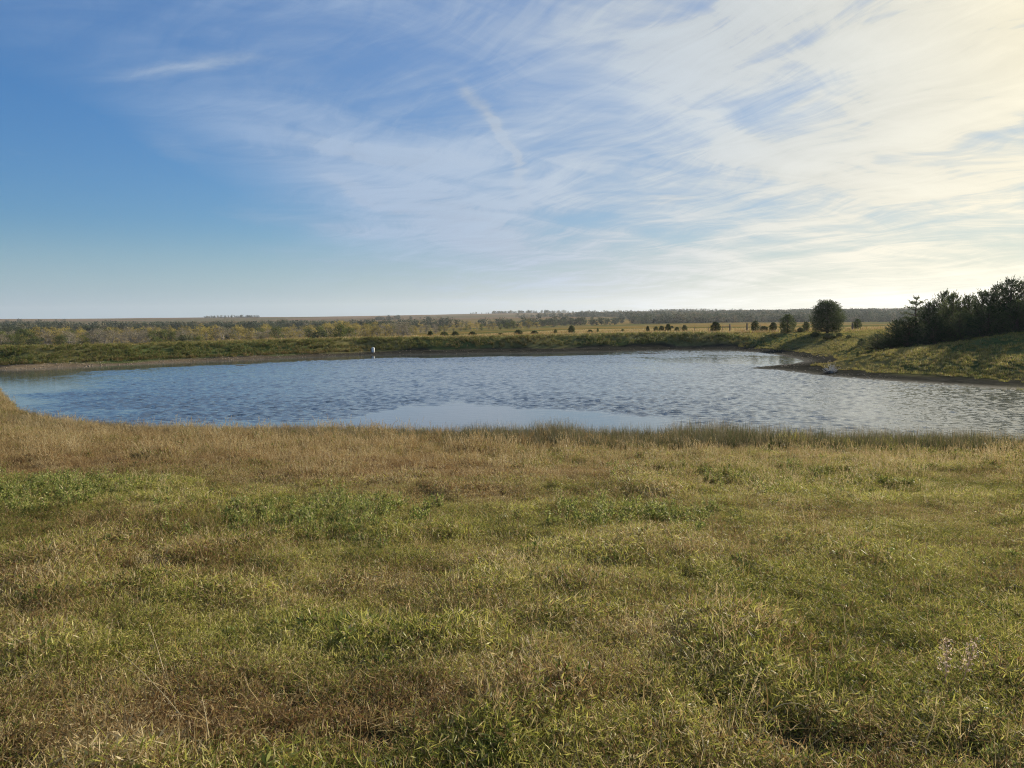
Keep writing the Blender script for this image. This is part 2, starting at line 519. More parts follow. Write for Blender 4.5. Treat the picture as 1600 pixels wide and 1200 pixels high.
# sheltered bay on the left and the shallow by the spit
calm = np.maximum(calm, 0.93 * (1 - sstep(WX + 0.42 * WY + wob * 14, -11.5, -3.5)))
b0 = at(1165, 562)
calm = np.maximum(calm, 0.8 - 0.8 * sstep(ell(b0[0], b0[1], 11, 9.0, rad(-28), WX, WY) + wob * 1.6, 0.7, 1.3))
calm = np.maximum(calm, 0.97 * (1 - sstep(-ws + wob * 5, 7, 12)) * (WY > 58) * sstep(-WX, -18, -8))
gust = 0.75 + 0.5 * sstep(fbm(WX * 0.6, WY, 0.06, 3), 0.35, 0.65)
rough_w = (1 - calm) * gust
fetch = 0.80 + 0.35 * sstep(80 - WY, 0, 45)
wz = hh * rough_w * fetch + hh * calm * 0.05
ok = ws < 0.9
cell = ok[:-1, :-1] | ok[1:, 1:]
idx = np.arange(WX.size).reshape(WX.shape)
q = np.stack([idx[:-1, :-1], idx[:-1, 1:], idx[1:, 1:], idx[1:, :-1]], -1)[cell]
used = np.zeros(WX.size, bool); used[q.ravel()] = True
remap = np.cumsum(used) - 1
vw = np.stack([WX.ravel(), WY.ravel(), wz.ravel()], 1)[used]
wm, n = new_mat('pond_water')
pos = n.new('ShaderNodeNewGeometry').outputs['Position']
rp = n.attr('ripple').outputs['Fac']
sc1 = n.v('MULTIPLY', pos, (5.0, 8.0, 1.0)); sc2 = n.v('MULTIPLY', pos, (14.0, 20.0, 1.0))
hbw = n.m('ADD', n.m('MULTIPLY', n.noise(sc1, 1.0, 2, 0.5), 0.020), n.m('MULTIPLY', n.noise(sc2, 1.0, 2, 0.5), 0.006))
bp = n.new('ShaderNodeBump'); bp.inputs['Distance'].default_value = 1.0
n.put(bp.inputs['Height'], hbw); n.put(bp.inputs['Strength'], n.m('MULTIPLY_ADD', rp, 0.6, 0.07))
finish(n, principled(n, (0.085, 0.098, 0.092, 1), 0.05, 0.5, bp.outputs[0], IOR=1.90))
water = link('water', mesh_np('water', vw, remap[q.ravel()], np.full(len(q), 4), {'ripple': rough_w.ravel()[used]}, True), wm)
tag(water, kind='structure')


# ------------------------------------------------------------------ vegetation materials
def grass_mat(name, greens, drys, trans=0.42):
    """blades: r1 decides green or dry against the tuft's own dryness, r2 picks the shade"""
    m, n = new_mat(name)
    r1 = n.attr('r1').outputs['Fac']; r2 = n.attr('r2').outputs['Fac']; up = n.attr('up').outputs['Fac']
    dry = n.attr('dry', 'INSTANCER').outputs['Fac']; hue = n.attr('hue', 'INSTANCER').outputs['Fac']
    g = n.ramp(n.m('MULTIPLY_ADD', n.m('SUBTRACT', hue, 0.5), 0.7, r2, True), greens)
    d = n.ramp(n.m('MULTIPLY_ADD', n.m('SUBTRACT', hue, 0.5), 0.7, r2, True), drys)
    # the foot of a living blade is paler straw, the tip too
    f = n.step(n.m('ADD', r1, n.m('MULTIPLY', up, -0.15)), n.m('SUBTRACT', dry, 0.08), n.m('ADD', dry, 0.08), 1.0, 0.0)
    c = n.mix(f, g, d)
    finish(n, leafy(n, c, trans, None, 0.5, 0.22))
    return m


GREENS = [(0.0, (0.075, 0.095, 0.018)), (0.4, (0.19, 0.205, 0.036)), (0.8, (0.36, 0.34, 0.075)), (1.0, (0.50, 0.46, 0.13))]
DRYS = [(0.0, (0.15, 0.075, 0.036)), (0.35, (0.27, 0.175, 0.07)), (0.7, (0.36, 0.26, 0.115)), (1.0, (0.52, 0.42, 0.23))]
M_grass = grass_mat('grass_blade', GREENS, DRYS)
M_reed = grass_mat('reed_blade', [(0.0, (0.035, 0.046, 0.016)), (1.0, (0.13, 0.145, 0.055))], [(0.0, (0.10, 0.07, 0.04)), (1.0, (0.30, 0.24, 0.13))], 0.3)
M_weed = grass_mat('weed_leaf', [(0.0, (0.060, 0.090, 0.020)), (0.5, (0.16, 0.20, 0.042)), (1.0, (0.36, 0.38, 0.11))], DRYS, 0.4)


# ------------------------------------------------------------------ plant builders (arrays of blades)
def strips(base, az, h, lean, curl, w, lv=4, twist=None, droop=None):
    """curved tapering blades; returns verts, flat faces, loop totals, up"""
    nb = len(h)
    ts = np.linspace(0, 1, lv)
    P = np.zeros((nb, lv, 3)); ang = lean.copy(); pos = base.copy()
    P[:, 0] = pos
    dirh = np.stack([np.cos(az), np.sin(az)], 1)
    for k in range(1, lv):
        a = lean + curl * (ts[k] ** 1.4)
        pos = pos + np.concatenate([dirh * np.sin(a)[:, None], np.cos(a)[:, None]], 1) * (h / (lv - 1))[:, None]
        P[:, k] = pos
    tw = az + np.pi / 2 if twist is None else twist
    side = np.stack([np.cos(tw), np.sin(tw), np.zeros(nb)], 1)
    wid = (w[:, None] * np.array([0.75] + [1.0] * (lv - 3) + [0.7])[None, :])
    L = P[:, :-1] - side[:, None, :] * wid[:, :, None] / 2
    R = P[:, :-1] + side[:, None, :] * wid[:, :, None] / 2
    tip = P[:, -1:]
    V = np.concatenate([L, R, tip], 1)                      # (nb, 2(lv-1)+1, 3)
    nvb = 2 * (lv - 1) + 1
    f = []; lt = []
    for k in range(lv - 2):
        f += [k, k + lv - 1, k + lv, k + 1]; lt.append(4)
    f += [lv - 2, 2 * lv - 3, 2 * (lv - 1)]; lt.append(3)
    f = np.array(f)
    FF = (np.arange(nb)[:, None] * nvb + f[None, :]).ravel()
    LT = np.tile(lt, nb)
    up = np.concatenate([ts[:-1], ts[:-1], [1]])
    return V.reshape(-1, 3), FF, LT, np.tile(up, nb), nvb


class Acc:
    def __init__(s):
        s.V = []; s.F = []; s.L = []; s.A = {'r1': [], 'r2': [], 'up': []}; s.M = []; s.n = 0

    def add(s, V, FF, LT, up, r1, r2, mi=0):
        s.V.append(V); s.F.append(FF + s.n); s.L.append(LT); s.n += len(V)
        s.A['up'].append(up); s.A['r1'].append(r1); s.A['r2'].append(r2); s.M.append(np.full(len(LT), mi))

    def blades(s, R, base, az, h, lean, curl, w, lv=4, twist=None, mi=0, r1=None, r2=None):
        V, FF, LT, up, nvb = strips(base, az, h, lean, curl, w, lv, twist)
        nb = len(h)
        a = R.random(nb) if r1 is None else r1
        b = R.random(nb) if r2 is None else r2
        s.add(V, FF, LT, up, np.repeat(a, nvb), np.repeat(b, nvb), mi)

    def leaves(s, R, cen, nrm, along_, ln, wd, mi=0, r1=None, r2=None):
        """flat pointed leaves (4 verts) at cen; along_ is the leaf axis"""
        nb = len(cen)
        side = np.cross(nrm, along_); side /= np.linalg.norm(side, axis=1)[:, None] + 1e-9
        a0 = cen; a1 = cen + along_ * ln[:, None] * 0.5 + side * wd[:, None] * 0.5
        a2 = cen + along_ * ln[:, None]; a3 = cen + along_ * ln[:, None] * 0.5 - side * wd[:, None] * 0.5
        V = np.stack([a0, a1, a2, a3], 1).reshape(-1, 3)
        a = R.random(nb) if r1 is None else r1
        b = R.random(nb) if r2 is None else r2
        s.add(V, np.arange(nb * 4), np.full(nb, 4), np.tile([0, .5, 1, .5], nb), np.repeat(a, 4), np.repeat(b, 4), mi)

    def tube(s, pts, rads, sides=5, mi=0, r1=0.5, r2=0.5):
        pts = np.asarray(pts, float); m = len(pts)
        d = np.gradient(pts, axis=0); d /= np.linalg.norm(d, axis=1)[:, None] + 1e-9
        ref = np.array([0.3, 0.9, 0.1]) if abs(d[0][2]) > 0.7 else np.array([0, 0, 1.0])
        a = np.cross(d, ref); a /= np.linalg.norm(a, axis=1)[:, None] + 1e-9; b = np.cross(d, a)
        th = np.arange(sides) * 2 * np.pi / sides
        V = pts[:, None] + (a[:, None] * np.cos(th)[None, :, None] + b[:, None] * np.sin(th)[None, :, None]) * np.asarray(rads)[:, None, None]
        V = V.reshape(-1, 3); f = []
        for i in range(m - 1):
            for k in range(sides):
                k2 = (k + 1) % sides
                f += [i * sides + k, i * sides + k2, (i + 1) * sides + k2, (i + 1) * sides + k]
        s.add(V, np.array(f), np.full(len(f) // 4, 4), np.repeat(np.linspace(0, 1, m), sides), np.full(len(V), r1), np.full(len(V), r2), mi)

    def mesh(s, name, mats, smooth=False):
        me = mesh_np(name, np.concatenate(s.V), np.concatenate(s.F), np.concatenate(s.L), {k: np.concatenate(v) for k, v in s.A.items()}, smooth)
        for m in mats: me.materials.append(m)
        if len(mats) > 1: me.polygons.foreach_set('material_index', np.concatenate(s.M).astype(np.int32))
        return me


def disk(R, n, rad_):
    a = R.random(n) * 2 * np.pi; r = np.sqrt(R.random(n)) * rad_
    return np.stack([r * np.cos(a), r * np.sin(a), np.full(n, -0.02)], 1)


def unit(R, n):
    v = R.normal(size=(n, 3)); return v / np.linalg.norm(v, axis=1)[:, None]


def tuft(seed, n, radius, hmin, hmax, w, lean=0.45, curl=1.3, lay=0.25):
    R = np.random.default_rng(seed); A = Acc()
    b = disk(R, n, radius)
    h = hmin + (hmax - hmin) * R.random(n) ** 1.6
    ln = np.abs(R.normal(0, lean, n)); ln = np.where(R.random(n) < lay, 0.9 + 0.5 * R.random(n), ln)
    A.blades(R, b, R.random(n) * 2 * np.pi, h, ln, R.normal(curl * 0.5, curl * 0.6, n), w * (0.6 + 0.8 * R.random(n)), 4,
             R.random(n) * 2 * np.pi)
    return A


def seed_heads(A, R, n, radius, hmin, hmax):
    """thin straw stalks carrying a little feathery head"""
    b = disk(R, n, radius); az = R.random(n) * 2 * np.pi; h = hmin + (hmax - hmin) * R.random(n)
    ln = np.abs(R.normal(0.12, 0.15, n)); cu = R.normal(0.25, 0.25, n)
    A.blades(R, b, az, h, ln, cu, np.full(n, 0.0028), 4, None, 0, np.zeros(n), 0.5 + 0.5 * R.random(n))
    for i in range(n):
        k = 9
        a = ln[i] + cu[i] * 0.6
        d = np.array([np.cos(az[i]) * np.sin(a), np.sin(az[i]) * np.sin(a), np.cos(a)])
        c = b[i] + d * h[i] * 0.72
        p = c + d * (np.linspace(0, h[i] * 0.26, k))[:, None]
        al = unit(R, k) * 0.6 + d; al /= np.linalg.norm(al, axis=1)[:, None]
        A.leaves(R, p, unit(R, k), al, 0.012 + 0.014 * R.random(k), np.full(k, 0.0045), 0, np.zeros(k), 0.55 + 0.45 * R.random(k))


def weed(seed, stems, height_, leaf, radius=0.06):
    """leafy green forb"""
    R = np.random.default_rng(seed); A = Acc()
    for i in range(stems):
        az = R.random() * 6.28; ln = abs(R.normal(0.3, 0.2)); h = height_ * (0.6 + 0.5 * R.random())
        b = disk(R, 1, radius)[0]
        d = np.array([math.cos(az) * math.sin(ln), math.sin(az) * math.sin(ln), math.cos(ln)])
        A.tube([b, b + d * h * 0.5, b + d * h + np.array([0, 0, 0.02])], [0.003, 0.0025, 0.001], 3, 0, 0.9, 0.2)
        k = 26
        t = 0.15 + 0.85 * R.random(k)
        p = b + d * (t * h)[:, None]
        al = unit(R, k) + d * 0.8; al /= np.linalg.norm(al, axis=1)[:, None]
        A.leaves(R, p, unit(R, k), al, leaf * (0.6 + 0.8 * R.random(k)), leaf * 0.32 * (0.6 + 0.6 * R.random(k)))
    return A


def scatter(name, protos, pts, rotz, scale, which, dry, hue, label, cat, tilt=None, mat_kind='stuff'):
    """one object: prototypes set on every point by geometry nodes"""
    n_ = len(pts)
    me = mesh_np(name, pts, np.zeros(0, np.int32), np.zeros(0, np.int32))
    rot = np.zeros((n_, 3), np.float32); rot[:, 2] = rotz
    if tilt is not None: rot[:, :2] = tilt
    for k, v, t, s_ in (('rot', rot, 'FLOAT_VECTOR', 'vector'), ('scl', scale, 'FLOAT', 'value'), ('dry', dry, 'FLOAT', 'value'), ('hue', hue, 'FLOAT', 'value')):
        a = me.attributes.new(k, t, 'POINT'); a.data.foreach_set(s_, np.asarray(v, np.float32).ravel())
    a = me.attributes.new('which', 'INT', 'POINT'); a.data.foreach_set('value', np.asarray(which, np.int32))
    o = bpy.data.objects.new(name, me); C.objects.link(o)
    coll = bpy.data.collections.new(name + '_kinds')
    for i, pm in enumerate(protos):
        po = bpy.data.objects.new(f'{name}_kind_{i:02d}', pm); coll.objects.link(po)
    g = bpy.data.node_groups.new(name + '_spread', 'GeometryNodeTree')
    g.interface.new_socket('Geometry', in_out='INPUT', socket_type='NodeSocketGeometry')
    g.interface.new_socket('Geometry', in_out='OUTPUT', socket_type='NodeSocketGeometry')
    gi = g.nodes.new('NodeGroupInput'); go = g.nodes.new('NodeGroupOutput')
    ci = g.nodes.new('GeometryNodeCollectionInfo'); ci.inputs['Collection'].default_value = coll
    ci.inputs['Separate Children'].default_value = True; ci.inputs['Reset Children'].default_value = True
    ip = g.nodes.new('GeometryNodeInstanceOnPoints'); ip.inputs['Pick Instance'].default_value = True
    L = g.links.new

    def na_(nm, t):
        a = g.nodes.new('GeometryNodeInputNamedAttribute'); a.data_type = t; a.inputs['Name'].default_value = nm
        return a.outputs['Attribute']
    L(gi.outputs[0], ip.inputs['Points']); L(ci.outputs[0], ip.inputs['Instance'])
    L(na_('which', 'INT'), ip.inputs['Instance Index'])
    L(na_('rot', 'FLOAT_VECTOR'), ip.inputs['Rotation']); L(na_('scl', 'FLOAT'), ip.inputs['Scale'])
    L(ip.outputs[0], go.inputs[0])
    md = o.modifiers.new('spread', 'NODES'); md.node_group = g
    return tag(o, label, cat, None, mat_kind)


# ------------------------------------------------------------------ meadow we stand in
def gauss_px(x, y, px, py, rx, ry):
    cx, cy = gpt(px, py)
    return np.exp(-(((x - cx) / rx) ** 2 + ((y - cy) / ry) ** 2))


def meadow_look(x, y):
    """dryness, shade and height of the near grass at a place"""
    a = fbm(x, y, 0.35, 4); b = fbm(x + 31, y - 7, 0.9, 4); c_ = fbm(x - 60, y + 5, 0.13, 3)
    dry = 0.43 + (a - 0.5) * 0.8 + (c_ - 0.5) * 0.6
    dry += 0.12 * sstep(-x + 0.10 * y, -5, 6) * sstep(y, 9, 15) - 0.20 * sstep(x - 0.12 * y, -1, 6)
    for (px, py, rx, ry, k) in [(90, 765, 1.6, 2.0, -0.75), (510, 810, 1.0, 1.3, -0.55), (1005, 800, 0.8, 0.9, -0.55),
                                (1200, 760, 3.2, 3.4, -0.18), (300, 1130, 1.1, 0.6, 0.5), (1020, 870, 1.5, 0.8, 0.12), (650, 1120, 0.8, 0.35, 0.25), (110, 1000, 0.7, 0.7, -0.1),
                                (700, 770, 2.5, 2.0, 0.25), (350, 720, 5, 3.5, 0.10), (1350, 800, 2, 1.2, 0.15), (1260, 700, 3.5, 2, -0.2),
                                (870, 890, 0.5, 0.6, -0.3), (1000, 1100, 0.8, 0.5, -0.1), (560, 1000, 0.8, 0.6, -0.15)]:
        dry = dry + k * gauss_px(x, y, px, py, rx, ry)
    dry = dry + (fbm(x + 71, y + 13, 1.3, 3) - 0.5) * 0.75
    hue = 0.55 + (b - 0.5) * 0.8 + (fbm(x + 11, y + 3, 2.6, 2) - 0.5) * 0.9
    for (px, py, rx, ry, k) in [(640, 800, 1.6, 0.9, 0.22), (300, 850, 1.5, 1.0, -0.25), (870, 880, 0.9, 0.9, 0.2), (60, 830, 2.0, 0.8, -0.3),
                                (330, 880, 0.5, 0.35, -0.4), (1000, 812, 0.7, 0.4, -0.2)]:
        hue = hue + k * gauss_px(x, y, px, py, rx, ry)
    hue = hue - 0.20 * sstep(y, 10.5, 15) * (1 - 0.6 * sstep(x, -2, 6))
    tall = 0.62 + 0.45 * sstep(b, 0.35, 0.75) + 0.20 * sstep(y, 10, 17) * sstep(-x, -4, 6)
    tall = tall * (0.72 + 0.5 * sstep(fbm(x - 4, y + 4, 2.3, 2), 0.3, 0.7))
    return np.clip(dry, 0.10 + 0.05 * (x > 0), 0.96), np.clip(hue, 0.05, 0.95), tall


RG = np.random.default_rng(21)


def cand(y0, y1, dens, side=0.74, pad=1.6, R=RG):
    """random places in the wedge of ground the photo looks over (and a margin)"""
    x1 = side * y1 + pad
    n_ = int(dens * (y1 - y0) * 2 * x1)
    x = (R.random(n_) * 2 - 1) * x1; y = y0 + (y1 - y0) * R.random(n_)
    k = np.abs(x) < side * y + pad
    return x[k], y[k]


protos = [tuft(100 + i, 62, 0.09, 0.03, 0.15, 0.0046, 0.6, 1.8, 0.3).mesh('tuft_short', [M_grass]) for i in range(7)]
for i in range(5):                                         # tangled, lying
    protos.append(tuft(120 + i, 56, 0.12, 0.04, 0.17, 0.0044, 0.9, 2.4, 0.5).mesh('tuft_tangled', [M_grass]))
for i in range(4):                                         # with seed stalks
    A = tuft(140 + i, 34, 0.07, 0.07, 0.20, 0.0052, 0.3, 0.9, 0.15)
    seed_heads(A, np.random.default_rng(160 + i), 5, 0.07, 0.16, 0.33)
    protos.append(A.mesh('tuft_seeding', [M_grass]))
for i in range(4):
    protos.append(weed(180 + i, 5, 0.13, 0.035).mesh('forb', [M_weed]))
for i in range(5):                                         # low leafy mat
    R = np.random.default_rng(190 + i); A = Acc(); k = 190
    c_ = disk(R, k, 0.13); c_[:, 2] = 0.005 + 0.085 * R.random(k) ** 1.3
    al = unit(R, k); al[:, 2] = np.abs(al[:, 2]) * 0.8 + 0.1; al /= np.linalg.norm(al, axis=1)[:, None]
    A.leaves(R, c_, unit(R, k), al, 0.022 + 0.045 * R.random(k) ** 1.5, 0.003 + 0.0035 * R.random(k))
    protos.append(A.mesh('leafy_mat', [M_grass]))
X_, Y_, D_, Hh, Wh, Sc = [], [], [], [], [], []
for (y0, y1, dens) in [(1.6, 6, 420), (6, 10, 280), (10, 16, 160), (16, 24, 95), (24, 60, 50)]:
    x, y = cand(y0, y1, dens)
    s = sdf(x, y)
    near, right = weights(x, y)
    k = (s > -0.05) & (near > 0.5)
    x, y, s = x[k], y[k], s[k]
    d, h, tl = meadow_look(x, y)
    bare = fbm(x + 3, y + 8, 1.6, 3)
    keep = RG.random(len(x)) < sstep(bare, 0.14, 0.32) * 0.75 + 0.25
    for (px, py, rr_) in [(585, 1165, 0.16), (1240, 1185, 0.2), (1130, 1180, 0.1)]:       # bare holes at our feet
        cx, cy = gpt(px, py); keep &= np.hypot(x - cx, y - cy) > rr_ * (0.7 + 0.6 * RG.random(len(x)))
    x, y, s, d, h, tl = x[keep], y[keep], s[keep], d[keep], h[keep], tl[keep]
    r = RG.random(len(x))
    rb = (1 - sstep(s, 3.5, 6.5)) * sstep(x, -12, -3)
    d = d - 0.30 * rb; h = h - 0.30 * rb
    seedy = sstep(y, 10, 17) * 0.30 + 0.03
    weedy = 0.03 + 0.30 * (1 - sstep(d, 0.08, 0.17))
    w = np.where(r < weedy, 16 + RG.integers(0, 4, len(x)),
                 np.where(r < weedy + seedy, 12 + RG.integers(0, 4, len(x)),
                          np.where(r < weedy + seedy + 0.42, 7 + RG.integers(0, 5, len(x)), RG.integers(0, 7, len(x)))))
    mat_ = RG.random(len(x)) < 0.34 * (1 - sstep(y, 12, 22)) + 0.08
    w = np.where(mat_, 20 + RG.integers(0, 5, len(x)), w)
    sc = tl * (0.75 + 0.6 * RG.random(len(x))) * (1 + 0.35 * sstep(y, 8, 20))
    sc = np.where(mat_, np.maximum(sc, 0.8), sc)
    X_.append(x); Y_.append(y); D_.append(d + RG.normal(0, 0.07, len(x))); Hh.append(h + RG.normal(0, 0.10, len(x))); Wh.append(w); Sc.append(sc)
x = np.concatenate(X_); y = np.concatenate(Y_)
z = height(x, y)
print('meadow tufts', len(x))
scatter('meadow_grass', protos, np.stack([x, y, z], 1), RG.random(len(x)) * 6.28, np.concatenate(Sc), np.concatenate(Wh),
        np.concatenate(D_), np.concatenate(Hh), 'dry and green meadow grass with weeds on the near slope', 'grass',
        RG.normal(0, 0.12, (len(x), 2)))

# paler leafy weeds standing in three patches
wp2 = [weed(195 + i, 7, 0.24, 0.04, 0.07).mesh('tall_forb', [M_weed]) for i in range(4)]
xs, ys = [], []
for (px, py, rx, ry, k) in [(60, 775, 1.7, 1.5, 120), (510, 815, 1.2, 1.3, 90), (1000, 812, 0.85, 0.7, 60), (1190, 745, 2.6, 2.0, 70)]:
    cx, cy = gpt(px, py)
    xs.append(cx + RG.normal(0, 0.6, k) * rx); ys.append(cy + RG.normal(0, 0.6, k) * ry)
x = np.concatenate(xs); y = np.concatenate(ys)
scatter('leafy_weeds', wp2, np.stack([x, y, height(x, y)], 1), RG.random(len(x)) * 6.28, 0.7 + 0.5 * RG.random(len(x)), RG.integers(0, 4, len(x)),
        np.full(len(x), 0.06), 0.85 + RG.normal(0, 0.14, len(x)), 'paler green leafy weeds in patches among the meadow grass', 'weeds', RG.normal(0, 0.12, (len(x), 2)))

# thatch: dead straws lying about between the tufts
M_straw, n = new_mat('fallen_straw')
finish(n, leafy(n, n.ramp(n.attr('r2').outputs['Fac'], DRYS), 0.3, None, 0.9, 0.0))
st_p = []
for i in range(4):
    R = np.random.default_rng(300 + i); A = Acc(); nb = 26
    b = disk(R, nb, 0.16); b[:, 2] = 0.01 + 0.05 * R.random(nb)
    A.blades(R, b, R.random(nb) * 6.28, 0.08 + 0.14 * R.random(nb), 1.25 + R.normal(0, 0.25, nb), R.normal(0.1, 1.2, nb), np.full(nb, 0.0035), 4, None, 0, np.zeros(nb))
    st_p.append(A.mesh('straw', [M_straw]))
x, y = cand(1.6, 11, 14); s = sdf(x, y); d, h, tl = meadow_look(x, y)
k = RG.random(len(x)) < 0.25 + d
x, y, d, h = x[k], y[k], d[k], h[k]
scatter('straw_litter', st_p, np.stack([x, y, height(x, y)], 1), RG.random(len(x)) * 6.28, 0.8 + 0.6 * RG.random(len(x)),
        RG.integers(0, 4, len(x)), np.ones(len(x)), h, 'fallen dry straw tangled between the near grass tufts', 'straw', RG.normal(0, 0.1, (len(x), 2)))

# ------------------------------------------------------------------ tall grass and rushes along the near water's edge
rp_ = []
for i in range(6):
    A = tuft(400 + i, 34, 0.13, 0.22, 0.62, 0.0075, 0.13, 0.35, 0.03)
    rp_.append(A.mesh('rush', [M_reed]))
for i in range(3):
    A = tuft(420 + i, 26, 0.13, 0.2, 0.48, 0.007, 0.2, 0.6, 0.06)
    seed_heads(A, np.random.default_rng(440 + i), 9, 0.12, 0.4, 0.62)
    rp_.append(A.mesh('rush_seeding', [M_reed]))
x, y = cand(16, 50, 24, 0.80, 3)
s = sdf(x, y); near, right = weights(x, y)
nn = fbm(x, y, 0.5, 3)
band = (s > -0.5 + nn * 0.6) & (s < 2.0 + 3.4 * fbm(x + 5, y, 0.2, 3) + 1.6 * sstep(x, -6, 6)) & (near > 0.5)
dens = sstep(x, -24, -15) * (0.5 + 0.5 * sstep(nn, 0.3, 0.6))
k = band & (RG.random(len(x)) < dens)
x, y, s, nn = x[k], y[k], s[k], nn[k]
hgt_ = 0.55 + 0.30 * sstep(x, -8, 2) + 0.35 * (nn - 0.3) - 0.25 * sstep(s, 2.5, 6)
for (px, w_, a_) in [(870, 0.9, 0.30), (1100, 1.2, 0.2), (1170, 1.5, 0.2), (740, 0.7, 0.15), (1330, 2, 0.1)]:
    cx = along(px, 25)[0]
    hgt_ = hgt_ + a_ * np.exp(-((x - cx) / w_) ** 2)
dryr = 0.50 - 0.26 * sstep(x, -7, 1) + RG.normal(0, 0.15, len(x)) + 0.15 * sstep(-x, 2, 10)
w = np.where(RG.random(len(x)) < 0.35, 6 + RG.integers(0, 3, len(x)), RG.integers(0, 6, len(x)))
print('rushes', len(x))
scatter('shore_rushes', rp_, np.stack([x, y, np.maximum(height(x, y), -0.15)], 1), RG.random(len(x)) * 6.28, hgt_ * (0.8 + 0.45 * RG.random(len(x))), w,
        np.clip(dryr, 0, 1), np.clip(0.5 + RG.normal(0, 0.2, len(x)), 0, 1), 'dark rushes and tall grass fringing the near edge of the pond', 'rushes')


# ------------------------------------------------------------------ coarser cover on the far banks
cp = []
for i in range(5):
    cp.append(tuft(500 + i, 60, 0.30, 0.12, 0.42, 0.022, 0.4, 0.9, 0.2).mesh('clump', [M_grass]))
for i in range(5):
    cp.append(weed(520 + i, 7, 0.55, 0.11, 0.25).mesh('bank_weed', [M_weed]))


def far_pts(x0, x1, y0, y1, dens, R=RG):
    n_ = int((x1 - x0) * (y1 - y0) * dens)
    x = x0 + (x1 - x0) * R.random(n_); y = y0 + (y1 - y0) * R.random(n_)
    k = np.abs(x) < 0.74 * y + 6
    return x[k], y[k]


# weeds on the face and crest of the dam
x, y = far_pts(-75, 40, 60, 132, 8.0)
s = sdf(x, y); near, right = weights(x, y)
nn = fbm(x, y, 0.35, 3)
k = (near < 0.4) & (right < 0.5) & (s > 1.7 + nn * 1.0 + 2.2 * sstep(x, -26, -6)) & (s < 15)
top = sstep(s, 7.5, 9.5)
k &= RG.random(len(x)) < 0.45 + 0.5 * sstep(nn, 0.3, 0.6)
x, y, s, nn, top = x[k], y[k], s[k], nn[k], top[k]
w = np.where(RG.random(len(x)) < 0.75 - 0.35 * top, 5 + RG.integers(0, 5, len(x)), RG.integers(0, 5, len(x)))
dry = 0.18 + 0.25 * (1 - sstep(s, 2, 4)) + 0.15 * top + 0.20 * sstep(fbm(x, y, 0.15, 3), 0.5, 0.7)
print('dam weeds', len(x))
scatter('dam_weeds', cp, np.stack([x, y, height(x, y, s)], 1), RG.random(len(x)) * 6.28, (0.42 + 0.50 * RG.random(len(x))) * (1 - 0.35 * top), w, dry,
        -0.18 + 0.42 * top + 0.3 * nn + RG.normal(0, 0.15, len(x)), 'green weeds and brush covering the face of the dam', 'weeds')  # shade of the dam face painted into the hue: darker than the crest
# pasture on the right hand slope
x, y = far_pts(12, 112, 36, 122, 12.0)
s = sdf(x, y); near, right = weights(x, y)
nn = fbm(x, y, 0.22, 4)
k = (near < 0.4) & (right > 0.3) & (s > 1.9 + nn * 3.4) & (RG.random(len(x)) < 0.35 + 0.65 * sstep(nn, 0.35, 0.6))
x, y, s, nn = x[k], y[k], s[k], nn[k]
w = np.where(RG.random(len(x)) < 0.04, 5 + RG.integers(0, 5, len(x)), RG.integers(0, 5, len(x)))
print('pasture', len(x))
scatter('pasture_grass', cp, np.stack([x, y, height(x, y, s)], 1), RG.random(len(x)) * 6.28, 0.30 + 0.35 * RG.random(len(x)) + 0.3 * (nn - 0.4), w,
        0.20 + 0.5 * (fbm(x, y, 0.1, 3) - 0.4) + RG.normal(0, 0.05, len(x)), 0.30 + (nn - 0.5) * 0.7, 'short green pasture grass on the slope right of the pond', 'grass')
# prairie grass beyond the dam
x, y = far_pts(-90, 150, 100, 240, 1.3)
s = sdf(x, y); near, right = weights(x, y)
k = ((s > 13) & (right < 0.5)) | ((np.hypot(x, y) > 114) & (right >= 0.5))
x, y = x[k], y[k]
scatter('prairie_grass', cp[:5], np.stack([x, y, height(x, y)], 1), RG.random(len(x)) * 6.28, 1.0 + 0.7 * RG.random(len(x)), RG.integers(0, 5, len(x)),
        np.full(len(x), 0.70), 0.42 + 0.5 * (fbm(x, y, 0.05, 3) - 0.5), 'golden prairie grass in the field behind the dam', 'grass')
# pebbles along the left beach of the dam and the mud margin
sp_ = []
for i in range(4):
    R = np.random.default_rng(600 + i); A = Acc()
    v = np.array([[1, 0, 0], [-1, 0, 0], [0, 1, 0], [0, -1, 0], [0, 0, 1], [0, 0, -1]], float) * (0.05 * (0.6 + 0.6 * R.random((6, 1)))) * np.array([1.3, 1, 0.6])
    f = np.array([0, 2, 4, 2, 1, 4, 1, 3, 4, 3, 0, 4, 2, 0, 5, 1, 2, 5, 3, 1, 5, 0, 3, 5])
    A.add(v, f, np.full(8, 3), np.zeros(6), np.full(6, .5), np.full(6, .5))
    sp_.append(A)
ms, n = new_mat('stone')
finish(n, principled(n, n.mix(n.attr('hue', 'INSTANCER').outputs['Fac'], (0.14, 0.11, 0.08, 1), (0.36, 0.29, 0.21, 1)), 0.9, 0.2))
sp_ = [A.mesh('pebble', [ms]) for A in sp_]
x, y = far_pts(-58, 42, 50, 112, 9.0)
s = sdf(x, y); near, right = weights(x, y)
k = (near < 0.5) & (s > 0.05) & (s < 2.8) & (RG.random(len(x)) < 0.25 + 0.75 * sstep(-x, 5, 35))
x, y, s = x[k], y[k], s[k]
scatter('beach_pebbles', sp_, np.stack([x, y, height(x, y, s)], 1), RG.random(len(x)) * 6.28, 0.5 + 1.6 * RG.random(len(x)) ** 2, RG.integers(0, 4, len(x)),
        np.zeros(len(x)), 0.25 + 0.6 * RG.random(len(x)) * sstep(-x, -10, 30), 'pale stones and gravel on the beach under the dam', 'gravel')

